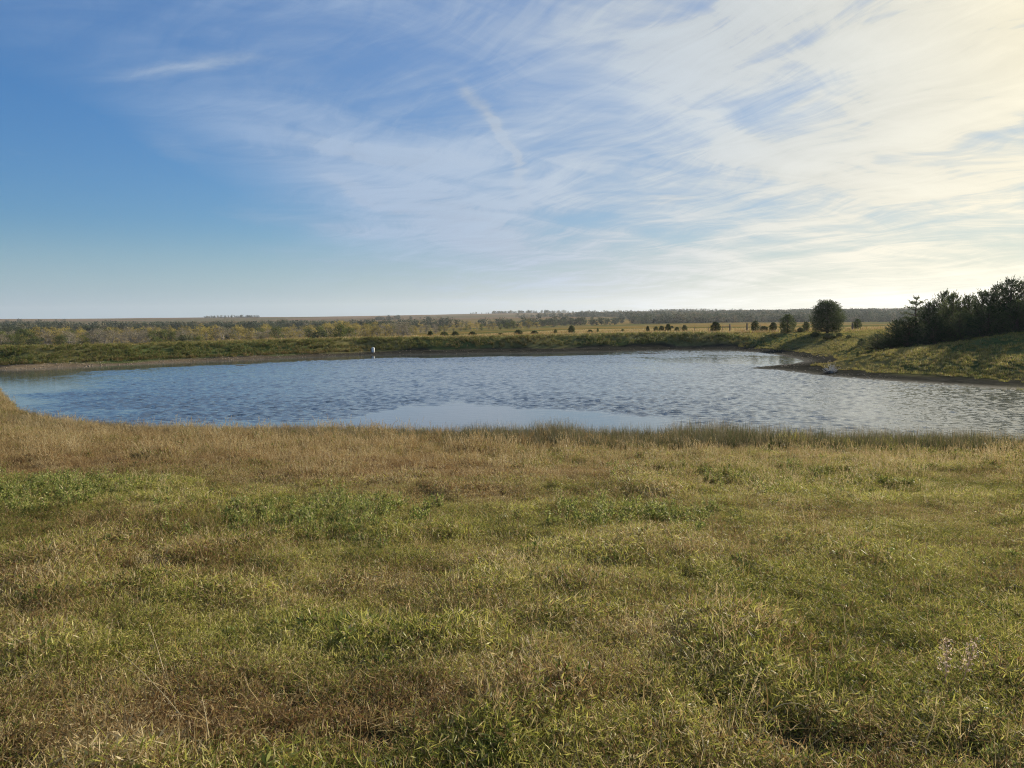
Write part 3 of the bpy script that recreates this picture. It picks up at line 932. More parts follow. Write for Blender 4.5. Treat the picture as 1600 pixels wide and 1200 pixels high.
# ------------------------------------------------------------------ trees
def bark_mat(name, c0, c1):
    m, n = new_mat(name)
    p = n.new('ShaderNodeTexCoord').outputs['Object']
    q_ = n.noise(n.v('MULTIPLY', p, (9, 9, 2)), 1.5, 5, 0.7)
    finish(n, principled(n, n.mix(q_, c0 + (1,), c1 + (1,)), 0.9, 0.2, bump(n, q_, 0.7, 0.04)))
    return m


def crown_mat(name, stops, trans=0.3):
    m, n = new_mat(name)
    r2 = n.attr('r2').outputs['Fac']
    oi = n.new('ShaderNodeObjectInfo').outputs['Random']
    f = n.m('MULTIPLY_ADD', n.m('SUBTRACT', oi, 0.5), 0.55, r2, True)
    finish(n, leafy(n, n.ramp(f, stops), trans, None, 0.7))
    return m


M_bark = bark_mat('cedar_bark', (0.06, 0.045, 0.035), (0.15, 0.115, 0.09))
M_pale = bark_mat('pale_bark', (0.16, 0.14, 0.12), (0.34, 0.31, 0.27))
M_cedar = crown_mat('cedar_needles', [(0.0, (0.030, 0.048, 0.022)), (0.6, (0.070, 0.092, 0.042)), (1.0, (0.15, 0.17, 0.07))], 0.42)
M_gold = crown_mat('gold_leaves', [(0.0, (0.13, 0.12, 0.045)), (0.5, (0.27, 0.22, 0.075)), (1.0, (0.46, 0.37, 0.11))], 0.35)
M_greyl = crown_mat('grey_leaves', [(0.0, (0.13, 0.115, 0.085)), (0.5, (0.22, 0.19, 0.135)), (1.0, (0.32, 0.28, 0.19))], 0.3)
M_olive = crown_mat('olive_leaves', [(0.0, (0.045, 0.062, 0.018)), (0.5, (0.095, 0.12, 0.032)), (1.0, (0.18, 0.19, 0.05))], 0.35)
M_dark = crown_mat('dark_leaves', [(0.0, (0.028, 0.040, 0.022)), (0.5, (0.055, 0.072, 0.034)), (1.0, (0.10, 0.115, 0.05))], 0.25)


def cedar_parts(seed, h, r, limbs=90, tiers=False, low=0.03, leaf=0.16, per=34, spike=0.25, dome=0.62):
    """juniper: trunk, limbs that reach out and up, sprays of scale foliage along every limb"""
    R = np.random.default_rng(seed)
    T_ = Acc(); A = Acc()
    T_.tube([(0, 0, -0.15), (0.02 * h, 0, h * 0.3), (0, 0.01 * h, h * 0.65), (0, 0, h * 0.97)], [0.035 * h, 0.026 * h, 0.014 * h, 0.003 * h], 7)
    for i in range(limbs):
        t = low + (1.0 - low) * (i + R.random()) / limbs          # height of the limb's tip
        if tiers and t > 0.35: t = round(t * 9) / 9 + R.normal(0, 0.006)
        t = min(max(t, 0.02), 0.985)
        az = i * 2.399 + R.normal(0, 0.4)
        rt = r * ((1 - t) ** (0.85 if tiers else dome) * (0.80 + 0.20 * min(1, t / 0.2)) + 0.03) * (0.70 + 0.36 * R.random())
        if R.random() < spike: rt *= 1.15
        tip_ = np.array([math.cos(az) * rt, math.sin(az) * rt, t * h])
        b = np.array([0, 0, max(0.02 * h, t * h - rt * (0.10 if tiers else 0.34 + 0.5 * t) - 0.04 * h)])
        d = tip_ - b; L = float(np.linalg.norm(d)); d = d / L
        bend = np.array([0, 0, 0.10 * L]); d = d - bend * 0.5 / L
        pts = [b, b + d * L * 0.5, b + d * L + bend * 0.5]
        T_.tube(pts, [0.012 * h * (1 - t) + 0.012, 0.008 * h * (1 - t) + 0.007, 0.004], 3)
        k = int(per * (0.35 + 1.1 * L / r))
        u = R.random(k) ** 0.7
        p = b + d * (u * L)[:, None] + bend * (u ** 2)[:, None] * 0.5 + R.normal(0, 1, (k, 3)) * (0.055 * r * (1.15 - u))[:, None]
        al = d * 0.9 + unit(R, k) * 0.75 + np.array([0, 0, 0.35]); al /= np.linalg.norm(al, axis=1)[:, None]
        tone = np.clip(0.25 + 0.45 * R.random() + 0.3 * (R.random(k) - 0.3), 0, 1)
        A.leaves(R, p, unit(R, k), al, leaf * (0.8 + 1.1 * R.random(k)) * (h / 4) ** 0.4, leaf * 0.36 * (0.7 + 0.6 * R.random(k)), 0, None, tone)
        # tip spray
        k = 6
        tip = pts[2]
        al = d + unit(R, k) * 0.35; al /= np.linalg.norm(al, axis=1)[:, None]
        A.leaves(R, tip - d * 0.1 + R.normal(0, 0.03, (k, 3)), unit(R, k), al, leaf * (1.1 + R.random(k)), np.full(k, leaf * 0.28), 0, None, np.full(k, tone.mean()))
        if R.random() < 0.6:                               # pointed leader beyond the limb
            k = 12; g_ = (0.28 + 0.45 * t) * d + np.array([0, 0, 0.35 + 0.5 * t]) * (0.25 if tiers else 1); g_ = g_ / np.linalg.norm(g_) * h * (0.05 + 0.07 * R.random())
            u = R.random(k); al = g_ / np.linalg.norm(g_) + unit(R, k) * 0.5; al /= np.linalg.norm(al, axis=1)[:, None]
            A.leaves(R, tip + g_ * u[:, None] + R.normal(0, 0.02, (k, 3)) * (1.1 - u)[:, None], unit(R, k), al, leaf * (1.2 - 0.6 * u), np.full(k, leaf * 0.3), 0, None, np.full(k, tone.mean()))
    return T_.mesh('trunk', [M_bark]), A.mesh('crown', [M_cedar])


def broad_parts(seed, h, r, mat, bark, clumps=26, per=46, leaf=0.22, base=0.12, twiggy=0.0):
    """broadleaf tree: forked trunk with limbs to every leaf clump"""
    R = np.random.default_rng(seed); T_ = Acc(); A = Acc()
    fork = np.array([0.02 * h, 0.01 * h, h * 0.28])
    T_.tube([(0, 0, -0.2), fork * 0.5, fork], [0.03 * h, 0.024 * h, 0.02 * h], 6)
    for i in range(clumps):
        v = unit(R, 1)[0]; u = R.random() ** 0.45
        c = np.array([v[0] * r * u, v[1] * r * u, h * (base + (1 - base) * 0.5) + v[2] * u * h * (1 - base) * 0.46])
        if base < 0.1: c[2] = h * (0.10 + 0.84 * R.random())
        squeeze = 1 - 0.35 * max(0, (c[2] / h - 0.6)) / 0.4
        c[0] *= squeeze; c[1] *= squeeze
        mid = fork * 0.4 + c * 0.6 + R.normal(0, 0.05 * h, 3)
        T_.tube([fork * np.array([1, 1, 0.4 + 0.6 * R.random()]), mid, c], [0.011 * h, 0.006 * h, 0.003 * h], 3)
        cr = r * (0.22 + 0.20 * R.random())
        k = int(per * (0.6 + 0.8 * R.random()))
        p = c + R.normal(0, 1, (k, 3)) * np.array([cr, cr, cr * 0.75]) * 0.55
        p[:, 2] = np.maximum(p[:, 2], 0.05 * h)
        tone = np.clip(0.15 + 0.55 * R.random() + 0.35 * R.random(k), 0, 1)
        A.leaves(R, p, unit(R, k), unit(R, k), leaf * (0.6 + 0.9 * R.random(k)), leaf * 0.6 * (0.6 + 0.7 * R.random(k)), 0, None, tone)
    return T_.mesh('trunk', [bark]), A.mesh('crown', [mat])


def cedar_round(seed, h, r, clumps=60, per=95, leaf=0.12, spires=9, base=0.10):
    """old full juniper: rounded crown of dense clumps with short pointed leaders on top"""
    R = np.random.default_rng(seed); T_ = Acc(); A = Acc()
    T_.tube([(0, 0, -0.2), (0.03, 0, h * 0.2), (0, 0, h * 0.6), (0, 0, h * 0.9)], [0.045 * h, 0.04 * h, 0.02 * h, 0.006 * h], 7)

    def needles(c, cr, k, tone, up_=0.4):
        v = unit(R, k) * (R.random(k) ** 0.4)[:, None]
        p = c + v * np.array([cr, cr, cr * 0.8]); p[:, 2] = np.maximum(p[:, 2], 0.02 * h)
        al = v + unit(R, k) * 0.5 + np.array([0, 0, up_]); al /= np.linalg.norm(al, axis=1)[:, None] + 1e-6
        A.leaves(R, p, unit(R, k), al, leaf * (0.7 + 0.9 * R.random(k)), leaf * 0.34 * (0.7 + 0.6 * R.random(k)), 0, None, np.clip(tone + 0.3 * (R.random(k) - 0.5), 0, 1))
    for i in range(clumps):
        t = base + (1 - base) * (i + R.random()) / clumps
        prof = math.sqrt(max(0.0, 1 - ((t - 0.36) / 0.66) ** 2)) if t > 0.36 else 0.80 + 0.2 * (t - base) / (0.36 - base)
        az = i * 2.399; q = r * prof * (0.60 + 0.30 * R.random())
        c = np.array([math.cos(az) * q, math.sin(az) * q, t * h * 0.93])
        T_.tube([(0, 0, max(0.08 * h, c[2] - 0.35 * q)), c * np.array([0.5, 0.5, 1]) - np.array([0, 0, 0.08 * q]), c], [0.012 * h, 0.008 * h, 0.003 * h], 3)
        needles(c, r * (0.20 + 0.10 * R.random()), int(per * (0.7 + 0.6 * R.random())), 0.2 + 0.5 * R.random())
        if R.random() < 0.5:
            o_ = np.array([math.cos(az), math.sin(az), 0.7]) * r * 0.24
            for j in range(3): needles(c + o_ * (0.6 + 0.3 * j), r * (0.07 - 0.018 * j), 9, 0.5, 0.9)
    for i in range(spires):
        az = R.random() * 6.28; q = r * 0.55 * math.sqrt(R.random()); zt = h * (0.80 + 0.10 * (1 - q / r))
        top = h * (0.10 + 0.08 * R.random()) * (1.1 if i == 0 else 0.8)
        if i == 0: q = 0.05
        for j in range(6):
            u = j / 5
            needles(np.array([math.cos(az) * q, math.sin(az) * q, zt + top * u]), r * 0.10 * (1.08 - u), 12, 0.4, 1.4)
    return T_.mesh('trunk', [M_bark]), A.mesh('crown', [M_cedar])


def tree(name, parts_, loc, sx=1.0, sz=1.0, rz=0.0, label=None, cat='tree', group=None):
    o = bpy.data.objects.new(name, None); C.objects.link(o)
    o.empty_display_size = 0.3
    o.location = loc; o.rotation_euler = (0, 0, rz); o.scale = (sx, sx, sz)
    for nm, me in zip(('trunk', 'crown'), parts_):
        c_ = bpy.data.objects.new(nm, me); C.objects.link(c_); c_.parent = o
    return tag(o, label, cat, group)


def copy_tree(o, loc, sx, sz, rz, label, group=None):
    r = o.copy(); C.objects.link(r)
    for ch in o.children:
        c_ = ch.copy(); C.objects.link(c_); c_.parent = r
    r.location = loc; r.rotation_euler = (0, 0, rz); r.scale = (sx, sx, sz)
    r['label'] = label
    if group: r['group'] = group
    return r


def spot(px, dist):
    x, y = along(px, dist)
    return (x, y, float(height(np.array([x]), np.array([y]))[0]) - 0.03)


# --- cedar grove on the right slope: (photo column, distance, height m, radius m, kind)
big = {k: cedar_parts(700 + i, 5.0, r_, lm, ti, 0.02, 0.13, pr, spk) for i, (k, r_, lm, ti, pr, spk) in
       enumerate([('tier', 2.3, 110, True, 30, 0.5), ('a', 2.4, 150, False, 54, 0.45), ('b', 2.7, 160, False, 56, 0.35), ('c', 2.1, 140, False, 54, 0.55), ('d', 2.6, 150, False, 56, 0.5)])}
small = {k: cedar_round(720 + i, 2.0, r_, 44, 120, 0.11, 4, 0.04) for i, (k, r_) in enumerate([('p', 0.75), ('q', 1.0), ('r', 0.9)])}
grove = [
    (1431, 82, 5.5, 2.7, 'tier', 'tall dark cedar with open level branches, left end of the hilltop grove'),
    (1402, 80, 3.3, 2.2, 'b', 'low rounded cedar forming the sloping left shoulder of the grove'),
    (1372, 82, 1.9, 2.0, 'd', 'lowest spreading cedar at the far left foot of the grove'),
    (1420, 77, 3.6, 2.3, 'a', 'bushy cedar standing in front of the level branched one'),
    (1452, 79, 4.7, 2.0, 'c', 'dark cedar directly right of the level branched one'),
    (1474, 82, 5.5, 2.2, 'a', 'cedar with thin double tip left of the middle of the grove'),
    (1488, 78, 5.2, 2.0, 'c', 'narrow cedar with a single sharp spire in mid grove'),
    (1512, 80, 4.7, 2.4, 'd', 'cedar under the first dip in the grove skyline'),
    (1534, 77, 4.9, 2.3, 'b', 'cedar with a leaning top after the dip in the skyline'),
    (1556, 79, 5.3, 2.2, 'a', 'pointed cedar left of the tallest crown of the grove'),
    (1577, 77, 5.75, 2.6, 'd', 'highest broad cedar crown near the picture edge'),
    (1602, 78, 5.5, 2.4, 'b', 'broad cedar cut by the right picture edge'),
    (1630, 76, 5.6, 2.4, 'c', 'cedar in the hilltop grove beyond the tallest crown'),
    (1665, 77, 5.4, 2.6, 'a', 'cedar on the outer side of the hilltop grove'),
    (1392, 76, 1.6, 1.5, 'c', 'small cedar bush below the left shoulder of the grove'),
    (1500, 74, 3.1, 2.2, 'b', 'short cedar filling the front of the grove below the dip'),
    (1545, 73, 3.2, 2.3, 'd', 'short wide cedar in front of the highest crowns'),
    (1590, 73, 3.4, 2.4, 'a', 'short wide cedar in front at the picture edge'),
    (1462, 74, 3.0, 2.2, 'd', 'squat cedar at the front edge left of mid grove'),
]
first = {}
for i, (px, dist, h_, r_, kd, lb) in enumerate(grove):
    h_ *= 0.79; p = spot(px, dist); sx = r_ / {'tier': 2.3, 'a': 2.4, 'b': 2.7, 'c': 2.1, 'd': 2.6}[kd]; rz = i * 1.7
    if kd == 'tier': rz = 0.4
    if kd not in first:
        first[kd] = tree('cedar_tree', big[kd], p, sx, h_ / 5, rz, lb, 'tree', 'cedars in the hilltop grove')
    else:
        copy_tree(first[kd], p, sx, h_ / 5, rz, lb, 'cedars in the hilltop grove')
# the lone cedar
tree('cedar_tree', cedar_round(760, 4.35, 2.15, 120, 190, 0.13, 13), spot(1293, 108), 1.0, 1.0, 0.3,
     'large dense lone cedar standing left of the hilltop grove', 'tree')

bushes = [  # photo column, distance, height px, width px, label
    (672, 122, 14, 12, 'left bush of the dark trio on the dam crest above mid pond'),
    (694, 123, 12, 20, 'widest bush of the dark trio on the dam crest'),
    (711, 122, 12, 16, 'right bush of the dark trio on the dam crest'),
    (738, 124, 11, 17, 'ragged low cedar just right of the dark trio on the dam'),
    (782, 126, 7, 16, 'thin low cedar between the ragged one and the flat topped one'),
    (810, 125, 11, 18, 'flat topped spreading cedar at the middle of the dam crest'),
    (835, 124, 9, 16, 'wide low cedar right of the flat topped one'),
    (868, 124, 10, 8, 'small round cedar left of the pointed pair on the dam'),
    (893, 124, 15, 14, 'biggest of the small cedars above the pond centre'),
    (922, 126, 8, 11, 'low cedar right of the biggest one above the pond centre'),
    (934, 127, 10, 5, 'slim young cedar right of the pond centre'),
    (973, 125, 8, 7, 'tiny cedar alone on the crest left of the bush row'),
    (1012, 127, 12, 7, 'slim cedar leading the row of bushes before the golden field'),
    (1025, 127, 11, 11, 'low round bush second in the row before the golden field'),
    (1034, 126, 12, 11, 'bush in the middle of the row before the golden field'),
    (1044, 127, 15, 11, 'tallest bush of the row before the golden field'),
    (1058, 127, 10, 11, 'left bush of the pair right of the row'),
    (1070, 127, 13, 11, 'right taller bush of the pair right of the row'),
    (1118, 120, 17, 18, 'rounded cedar immediately left of the thick fence post'),
    (1180, 122, 17, 16, 'spiky cedar between the last fence post and the large round bush'),
    (1194, 120, 9, 16, 'low bush right of the spiky cedar'),
    (1208, 121, 14, 13, 'small cedar immediately left of the large round bush'),
    (1231, 112, 27, 30, 'large round cedar bush left of the big lone cedar'),
    (1260, 116, 15, 12, 'narrow cedar between the large bush and the lone cedar'),
    (1251, 114, 7, 12, 'low scrub at the right foot of the large round bush'),
    (1340, 125, 16, 15, 'small loose cedar in the gap between lone cedar and grove'),
    (1275, 103, 8, 18, 'low dark shrub at the left foot of the lone cedar'),
    (1296, 100, 8, 20, 'low dark shrub in front of the lone cedar trunk'),
    (1312, 101, 6, 12, 'low shrub at the right foot of the lone cedar'),
    (1327, 98, 5, 10, 'small shrub in the gap right of the lone cedar'),
    (1347, 88, 10, 13, 'grey green bush next to the lowest cedar of the grove'),
    (1342, 68, 9, 5, 'tiny upright seedling cedar alone on the shaded slope'),
    (1377, 70, 7, 7, 'tiny seedling cedar on the slope nearer the grove'),
    (1050, 240, 6, 6, 'tiny distant bush out in the golden field'),
]
fk = {}
for i, (px, dist, hp, wp_, lb) in enumerate(bushes):
    kd = 'pqr'[i % 3]; sr = {'p': 0.75, 'q': 1.0, 'r': 0.9}[kd]
    hm = hp * dist / F; rm = wp_ * dist / F / 2
    p = spot(px, dist); a_ = (p, rm / sr * 0.8, hm / 2.0 * 0.98, i * 2.1)
    if kd not in fk: fk[kd] = tree('cedar_bush', small[kd], *a_, lb, 'bush', 'small cedars scattered along the far bank')
    else: copy_tree(fk[kd], *a_, lb, 'small cedars scattered along the far bank')

# --- trees of the valley behind the dam
RT = np.random.default_rng(77)
goldp = [broad_parts(800 + i, 6.5, 2.6, M_gold, M_pale, 24, 42, 0.34, 0.05) for i in range(4)]
greyp = [broad_parts(810 + i, 6.0, 2.6, M_greyl, M_pale, 22, 34, 0.32, 0.05) for i in range(3)]
olivp = [broad_parts(820 + i, 6.5, 3.0, M_olive, M_bark, 30, 50, 0.36, 0.03) for i in range(3)]
darkp = [broad_parts(830 + i, 7.0, 3.6, M_dark, M_bark, 26, 40, 0.55, 0.03) for i in range(3)]
protos_ = {}


made = []


def valley(kind, parts_, px, dist, sx, sz, lb, grp, cat='tree'):
    i = int(RT.integers(0, len(parts_))); key = (kind, parts_[i][0].name)
    p = spot(px, dist)
    if key not in protos_: o = protos_[key] = tree(kind, parts_[i], p, sx, sz, RT.random() * 6.28, lb, cat, grp)
    else: o = copy_tree(protos_[key], p, sx, sz, RT.random() * 6.28, lb, grp)
    made.append((kind, px, dist, o))


rows = [(318, 11.5, 0, 655), (365, 12.5, 0, 700), (425, 10, 0, 840)]
for dist, gap, p0, p1 in rows:
    px = p0 - 6 + RT.random() * 8
    while px < p1:
        n1 = vnoise(px * 0.018 + 3, dist * 0.05); u = RT.random()
        s_ = 0.80 + 0.45 * RT.random()
        if px > 640: s_ *= 0.72
        if n1 + (u - 0.5) * 0.8 > 0.52:
            valley('cottonwood_tree', goldp, px, dist * (0.96 + 0.08 * RT.random()), s_, s_ * (0.85 + 0.2 * RT.random()), 'yellow leaved tree in the autumn row behind the dam', 'yellow trees in the valley row')
        elif u > 0.22:
            valley('bare_tree', greyp, px, dist * (0.96 + 0.08 * RT.random()), s_, s_ * 0.95, 'grey brown thinly leaved tree in the row behind the dam', 'grey brown trees in the valley row')
        else:
            valley('olive_tree', olivp, px, dist * (0.96 + 0.08 * RT.random()), s_ * 0.8, s_ * 0.8, 'olive green tree mixed into the row behind the dam', 'olive trees in the valley row')
        px += gap * (0.6 + 0.8 * RT.random())
for (px, dist, sx, sz, pp, lb) in [
        (528, 255, 1.05, 1.12, olivp, 'big olive green tree standing out of the row left of the white post'),
        (545, 262, 0.75, 0.85, olivp, 'yellowish olive tree leaning on the right of the big olive one'),
        (500, 250, 0.9, 0.72, darkp, 'dark green tree at the left side of the big olive tree'),
        (289, 262, 0.85, 0.66, darkp, 'dark green tree in the valley row at the left of the dam'),
        (306, 266, 0.8, 0.70, olivp, 'olive tree beside the dark green tree left of mid dam'),
        (52, 262, 0.85, 0.62, darkp, 'low dark tree in the valley row near the left edge'),
        (12, 262, 0.7, 0.5, darkp, 'low dark tree cut by the left picture edge'),
        (490, 262, 0.5, 0.5, darkp, 'small dark shrub left of the big olive tree')]:
    valley('valley_tree', pp, px, dist, sx, sz, lb, 'single trees standing out of the valley row')

# dark trees further out: the nearest as trees of their own
for dist, p0, p1, gap, sc in [(520, -20, 560, 15, 0.85), (640, -10, 640, 15, 0.95), (760, 60, 720, 16, 1.0), (700, 770, 960, 9, 1.0), (620, 780, 870, 15, 0.9), (820, 850, 1280, 13, 1.1), (700, 690, 720, 12, 1.0)]:
    px = p0 + RT.random() * 8
    while px < p1:
        if vnoise(px * 0.022 + dist * 0.11, dist * 0.31) > 0.34 or px > 730:
            s_ = sc * (0.75 + 0.5 * RT.random())
            valley('woodland_tree', darkp, px, dist * (0.96 + 0.08 * RT.random()), s_, s_ * 0.9,
                   'dark tree of the woodland beyond the yellow row' if px < 730 else 'dark tree of the woodland behind the golden field',
                   'dark trees beyond the yellow row' if px < 730 else 'dark trees behind the golden field')
        px += gap * (0.6 + 0.8 * RT.random())
# every row tree gets the label that picks it out: kind, row, and its count from a landmark
MARKS = [(-99, 'left picture edge'), (289, 'dark green valley tree'), (528, 'big olive green tree'), (690, 'dark bush trio'),
         (893, 'biggest small dam cedar'), (1140, 'thick fence post')]
ORD = 'first second third fourth fifth sixth seventh eighth ninth tenth eleventh twelfth thirteenth fourteenth fifteenth sixteenth seventeenth eighteenth nineteenth twentieth'.split()
LOOK = {'cottonwood_tree': 'yellow leaved tree', 'bare_tree': 'greyish tree', 'olive_tree': 'olive tree', 'woodland_tree': 'dark tree'}
ORD += ['twenty-' + o_ for o_ in ORD[:9]] + ['thirtieth'] + ['thirty-' + o_ for o_ in ORD[:9]]


def row_name(kind, d):
    if kind != 'woodland_tree': return 'front' if d < 343 else 'middle' if d < 396 else 'rear'
    return 'nearest' if d < 575 else 'second' if d < 668 else 'third' if d < 730 else 'farthest'


cnt = {}
for kind, px, d, o in sorted((t for t in made if t[0] in LOOK), key=lambda t: t[1]):
    mk = [m_ for m_ in MARKS if px >= m_[0]][-1][1]; rn = row_name(kind, d)
    key = (kind, rn, mk); k = cnt.get(key, 0); cnt[key] = k + 1
    o['label'] = f"{ORD[k]} {LOOK[kind]} of the {rn} row, rightwards from the {mk}"
# and the far woods on the hills as one mass
n_ = 34000
a_ = np.radians(-42 + 84 * RG.random(n_)); r_ = 760 + 2300 * RG.random(n_) ** 1.1
x = r_ * np.sin(a_); y = r_ * np.cos(a_)
m_ = fbm(x, y, 0.0032, 4) + 0.10 * sstep(np.degrees(a_), 2, 16) * (r_ < 1900) - 0.22 * sstep(r_ - 520 * sstep(np.degrees(a_), 2, 12) - 130 * sstep(np.degrees(a_), -22, -16), 960, 1300) + 0.04 * (r_ < 1300)
k = m_ + RG.normal(0, 0.02, n_) > 0.545
x, y = x[k], y[k]
print('far woods', len(x))
dm, n = new_mat('far_leaves')
hu = n.attr('hue', 'INSTANCER').outputs['Fac']; r2 = n.attr('r2').outputs['Fac']
finish(n, leafy(n, n.mix(1.0, n.ramp(hu, [(0.0, (0.045, 0.062, 0.042)), (0.6, (0.09, 0.105, 0.062)), (1.0, (0.19, 0.165, 0.10))]),
                         n.ramp(r2, [(0.0, (0.6, 0.6, 0.6)), (1.0, (1.4, 1.4, 1.4))]), 'MULTIPLY'), 0.2, None, 0.8))
fw = []
for i in range(4):
    me = broad_parts(850 + i, 7.0, 4.0, dm, M_bark, 16, 16, 1.0, 0.0)[1]; fw.append(me)
scatter('far_woods', fw, np.stack([x, y, height(x, y) - 0.3], 1), RG.random(len(x)) * 6.28, 0.55 + 0.85 * RG.random(len(x)), RG.integers(0, 4, len(x)),
        np.zeros(len(x)), np.clip(0.42 + RG.normal(0, 0.28, len(x)) + (fbm(x, y, 0.01, 2) - 0.5), 0, 1), 'dark woodland covering the low hills in the distance', 'woods')

# ------------------------------------------------------------------ fence behind the dam
mw, n = new_mat('weathered_wood')
p_ = n.new('ShaderNodeTexCoord').outputs['Object']; q_ = n.noise(n.v('MULTIPLY', p_, (30, 30, 3)), 1.0, 5, 0.7)
finish(n, principled(n, n.mix(q_, (0.08, 0.065, 0.05, 1), (0.22, 0.185, 0.15, 1)), 0.9, 0.2, bump(n, q_, 0.6, 0.01)))
mwire, n = new_mat('fence_wire'); finish(n, principled(n, (0.16, 0.14, 0.12, 1), 0.5, 0.5, None, Metallic=0.8))
fe = bpy.data.objects.new('wire_fence', None); C.objects.link(fe)
fe.location = spot(1129, 138)
tag(fe, 'old wire fence with a few wooden posts before the golden field', 'fence')
fp = [(1040, 142, 0.05, 1.1), (1063, 141, 0.05, 1.1), (1085, 140, 0.05, 1.15), (1107, 139, 0.05, 1.15), (1129, 138, 0.05, 1.2), (1140.6, 137, 0.13, 1.45), (1167.4, 135, 0.13, 1.5), (1188, 134, 0.05, 1.2), (1214, 132, 0.05, 1.2), (1332, 120, 0.12, 1.3)]
tops = []
for (px, dist, r_, h_) in fp:
    p = np.array(spot(px, dist)); A = Acc()
    A.tube([(0, 0, -0.2), (0.01, 0, h_ * 0.5), (0.0, 0.01, h_), (0.0, 0.01, h_ + 0.01)], [r_, r_ * 0.95, r_ * 0.9, 0.001], 8)
    o = link('post', A.mesh('post', [mw], False), None, fe); o.location = Vector(p) - fe.location
    tops.append(p)
for zz_ in (0.45, 0.75, 1.05):
    A = Acc(); A.tube([p + np.array([0, 0, zz_]) for p in tops[:-1]], [0.006] * (len(tops) - 1), 3)
    o = link('wire', A.mesh('wire', [mwire]), None, fe); o.location = -fe.location
A = Acc(); A.tube([tops[4] + np.array([0, 0, 1.0]), tops[5] + np.array([0, 0, 1.0])], [0.05, 0.05], 6)
o = link('rail', A.mesh('rail', [mw]), None, fe); o.location = -fe.location

# ------------------------------------------------------------------ white standpipe at the far waterline
mp, n = new_mat('white_pipe')
p_ = n.new('ShaderNodeTexCoord').outputs['Object']; q_ = n.noise(p_, 6.0, 5, 0.7)
finish(n, principled(n, n.mix(q_, (0.62, 0.62, 0.58, 1), (0.84, 0.84, 0.82, 1)), 0.5, 0.4))
pp = at(582, 554.0, 0.0)
sx_, sy_ = pp[0], pp[1] + 0.5
pz = float(height(np.array([sx_]), np.array([sy_]))[0])
st0 = bpy.data.objects.new('standpipe', None); C.objects.link(st0); st0.location = (sx_, sy_, pz)
tag(st0, 'small white upright pipe at the far waterline under the dam', 'pipe')
A = Acc(); A.tube([(0, 0, 0.12), (0, 0, 0.2), (0, 0, 0.68), (0, 0, 0.74), (0, 0, 0.76)], [0.17, 0.19, 0.19, 0.13, 0.01], 16)
link('pipe', A.mesh('pipe', [mp], True), None, st0)
A = Acc(); A.tube([(0, 0, 0.62), (0, 0, 0.625), (0, 0, 0.67), (0, 0, 0.675)], [0.192, 0.21, 0.21, 0.192], 16)
link('collar', A.mesh('collar', [mp], True), None, st0)
A = Acc(); A.tube([(-0.24, 0.0, -0.3), (-0.23, 0, 0.3), (-0.24, 0, 0.66), (-0.24, 0, 0.67)], [0.05, 0.05, 0.045, 0.005], 7)
link('post', A.mesh('post', [mw]), None, st0)
A = Acc(); A.tube([(0, 0, -0.3), (0, 0, 0.13)], [0.10, 0.10], 10)
link('foot', A.mesh('foot', [mw]), None, st0)

# ------------------------------------------------------------------ bleached dead bush on the right shore
mdw, n = new_mat('bleached_twigs'); finish(n, principled(n, (0.52, 0.50, 0.47, 1), 0.8, 0.2))
R = np.random.default_rng(901); A = Acc()
for i in range(26):
    az = R.random() * 6.28; el = 0.35 + 1.0 * R.random(); L = 0.35 + 0.5 * R.random()
    b = np.array([R.normal(0, .07), R.normal(0, .05), 0]); d = np.array([math.cos(az) * math.cos(el), math.sin(az) * math.cos(el), math.sin(el)])
    m1 = b + d * L * 0.55 + R.normal(0, 0.04, 3); e1 = b + d * L + np.array([0, 0, .06])
    A.tube([b, m1, e1], [0.022, 0.015, 0.004], 4)
    for j in range(3):
        e2 = m1 + unit(R, 1)[0] * 0.22 + d * 0.12
        A.tube([m1 + (e1 - m1) * R.random() * 0.5, e2], [0.010, 0.003], 3)
bp_ = at(1306, 586)
bx_, by_ = bp_[0] + 0.1, bp_[1] + 1.0
root = bpy.data.objects.new('dead_bush', None); C.objects.link(root)
root.location = (bx_, by_, float(height(np.array([bx_]), np.array([by_]))[0]))
tag(root, 'bleached dead bush on the muddy right shore of the pond', 'bush')
link('branches', A.mesh('branches', [mdw]), None, root)
A = Acc(); A.tube([(-0.5, -0.05, 0.05), (-0.1, 0, 0.12), (0.5, 0.05, 0.04)], [0.05, 0.09, 0.03], 6)
link('log', A.mesh('log', [mw]), None, root)

# ------------------------------------------------------------------ single plants at our feet
mpk, n = new_mat('dried_bloom'); r2 = n.attr('r2').outputs['Fac']
finish(n, leafy(n, n.ramp(r2, [(0.0, (0.42, 0.29, 0.22)), (1.0, (0.78, 0.64, 0.52))]), 0.4))


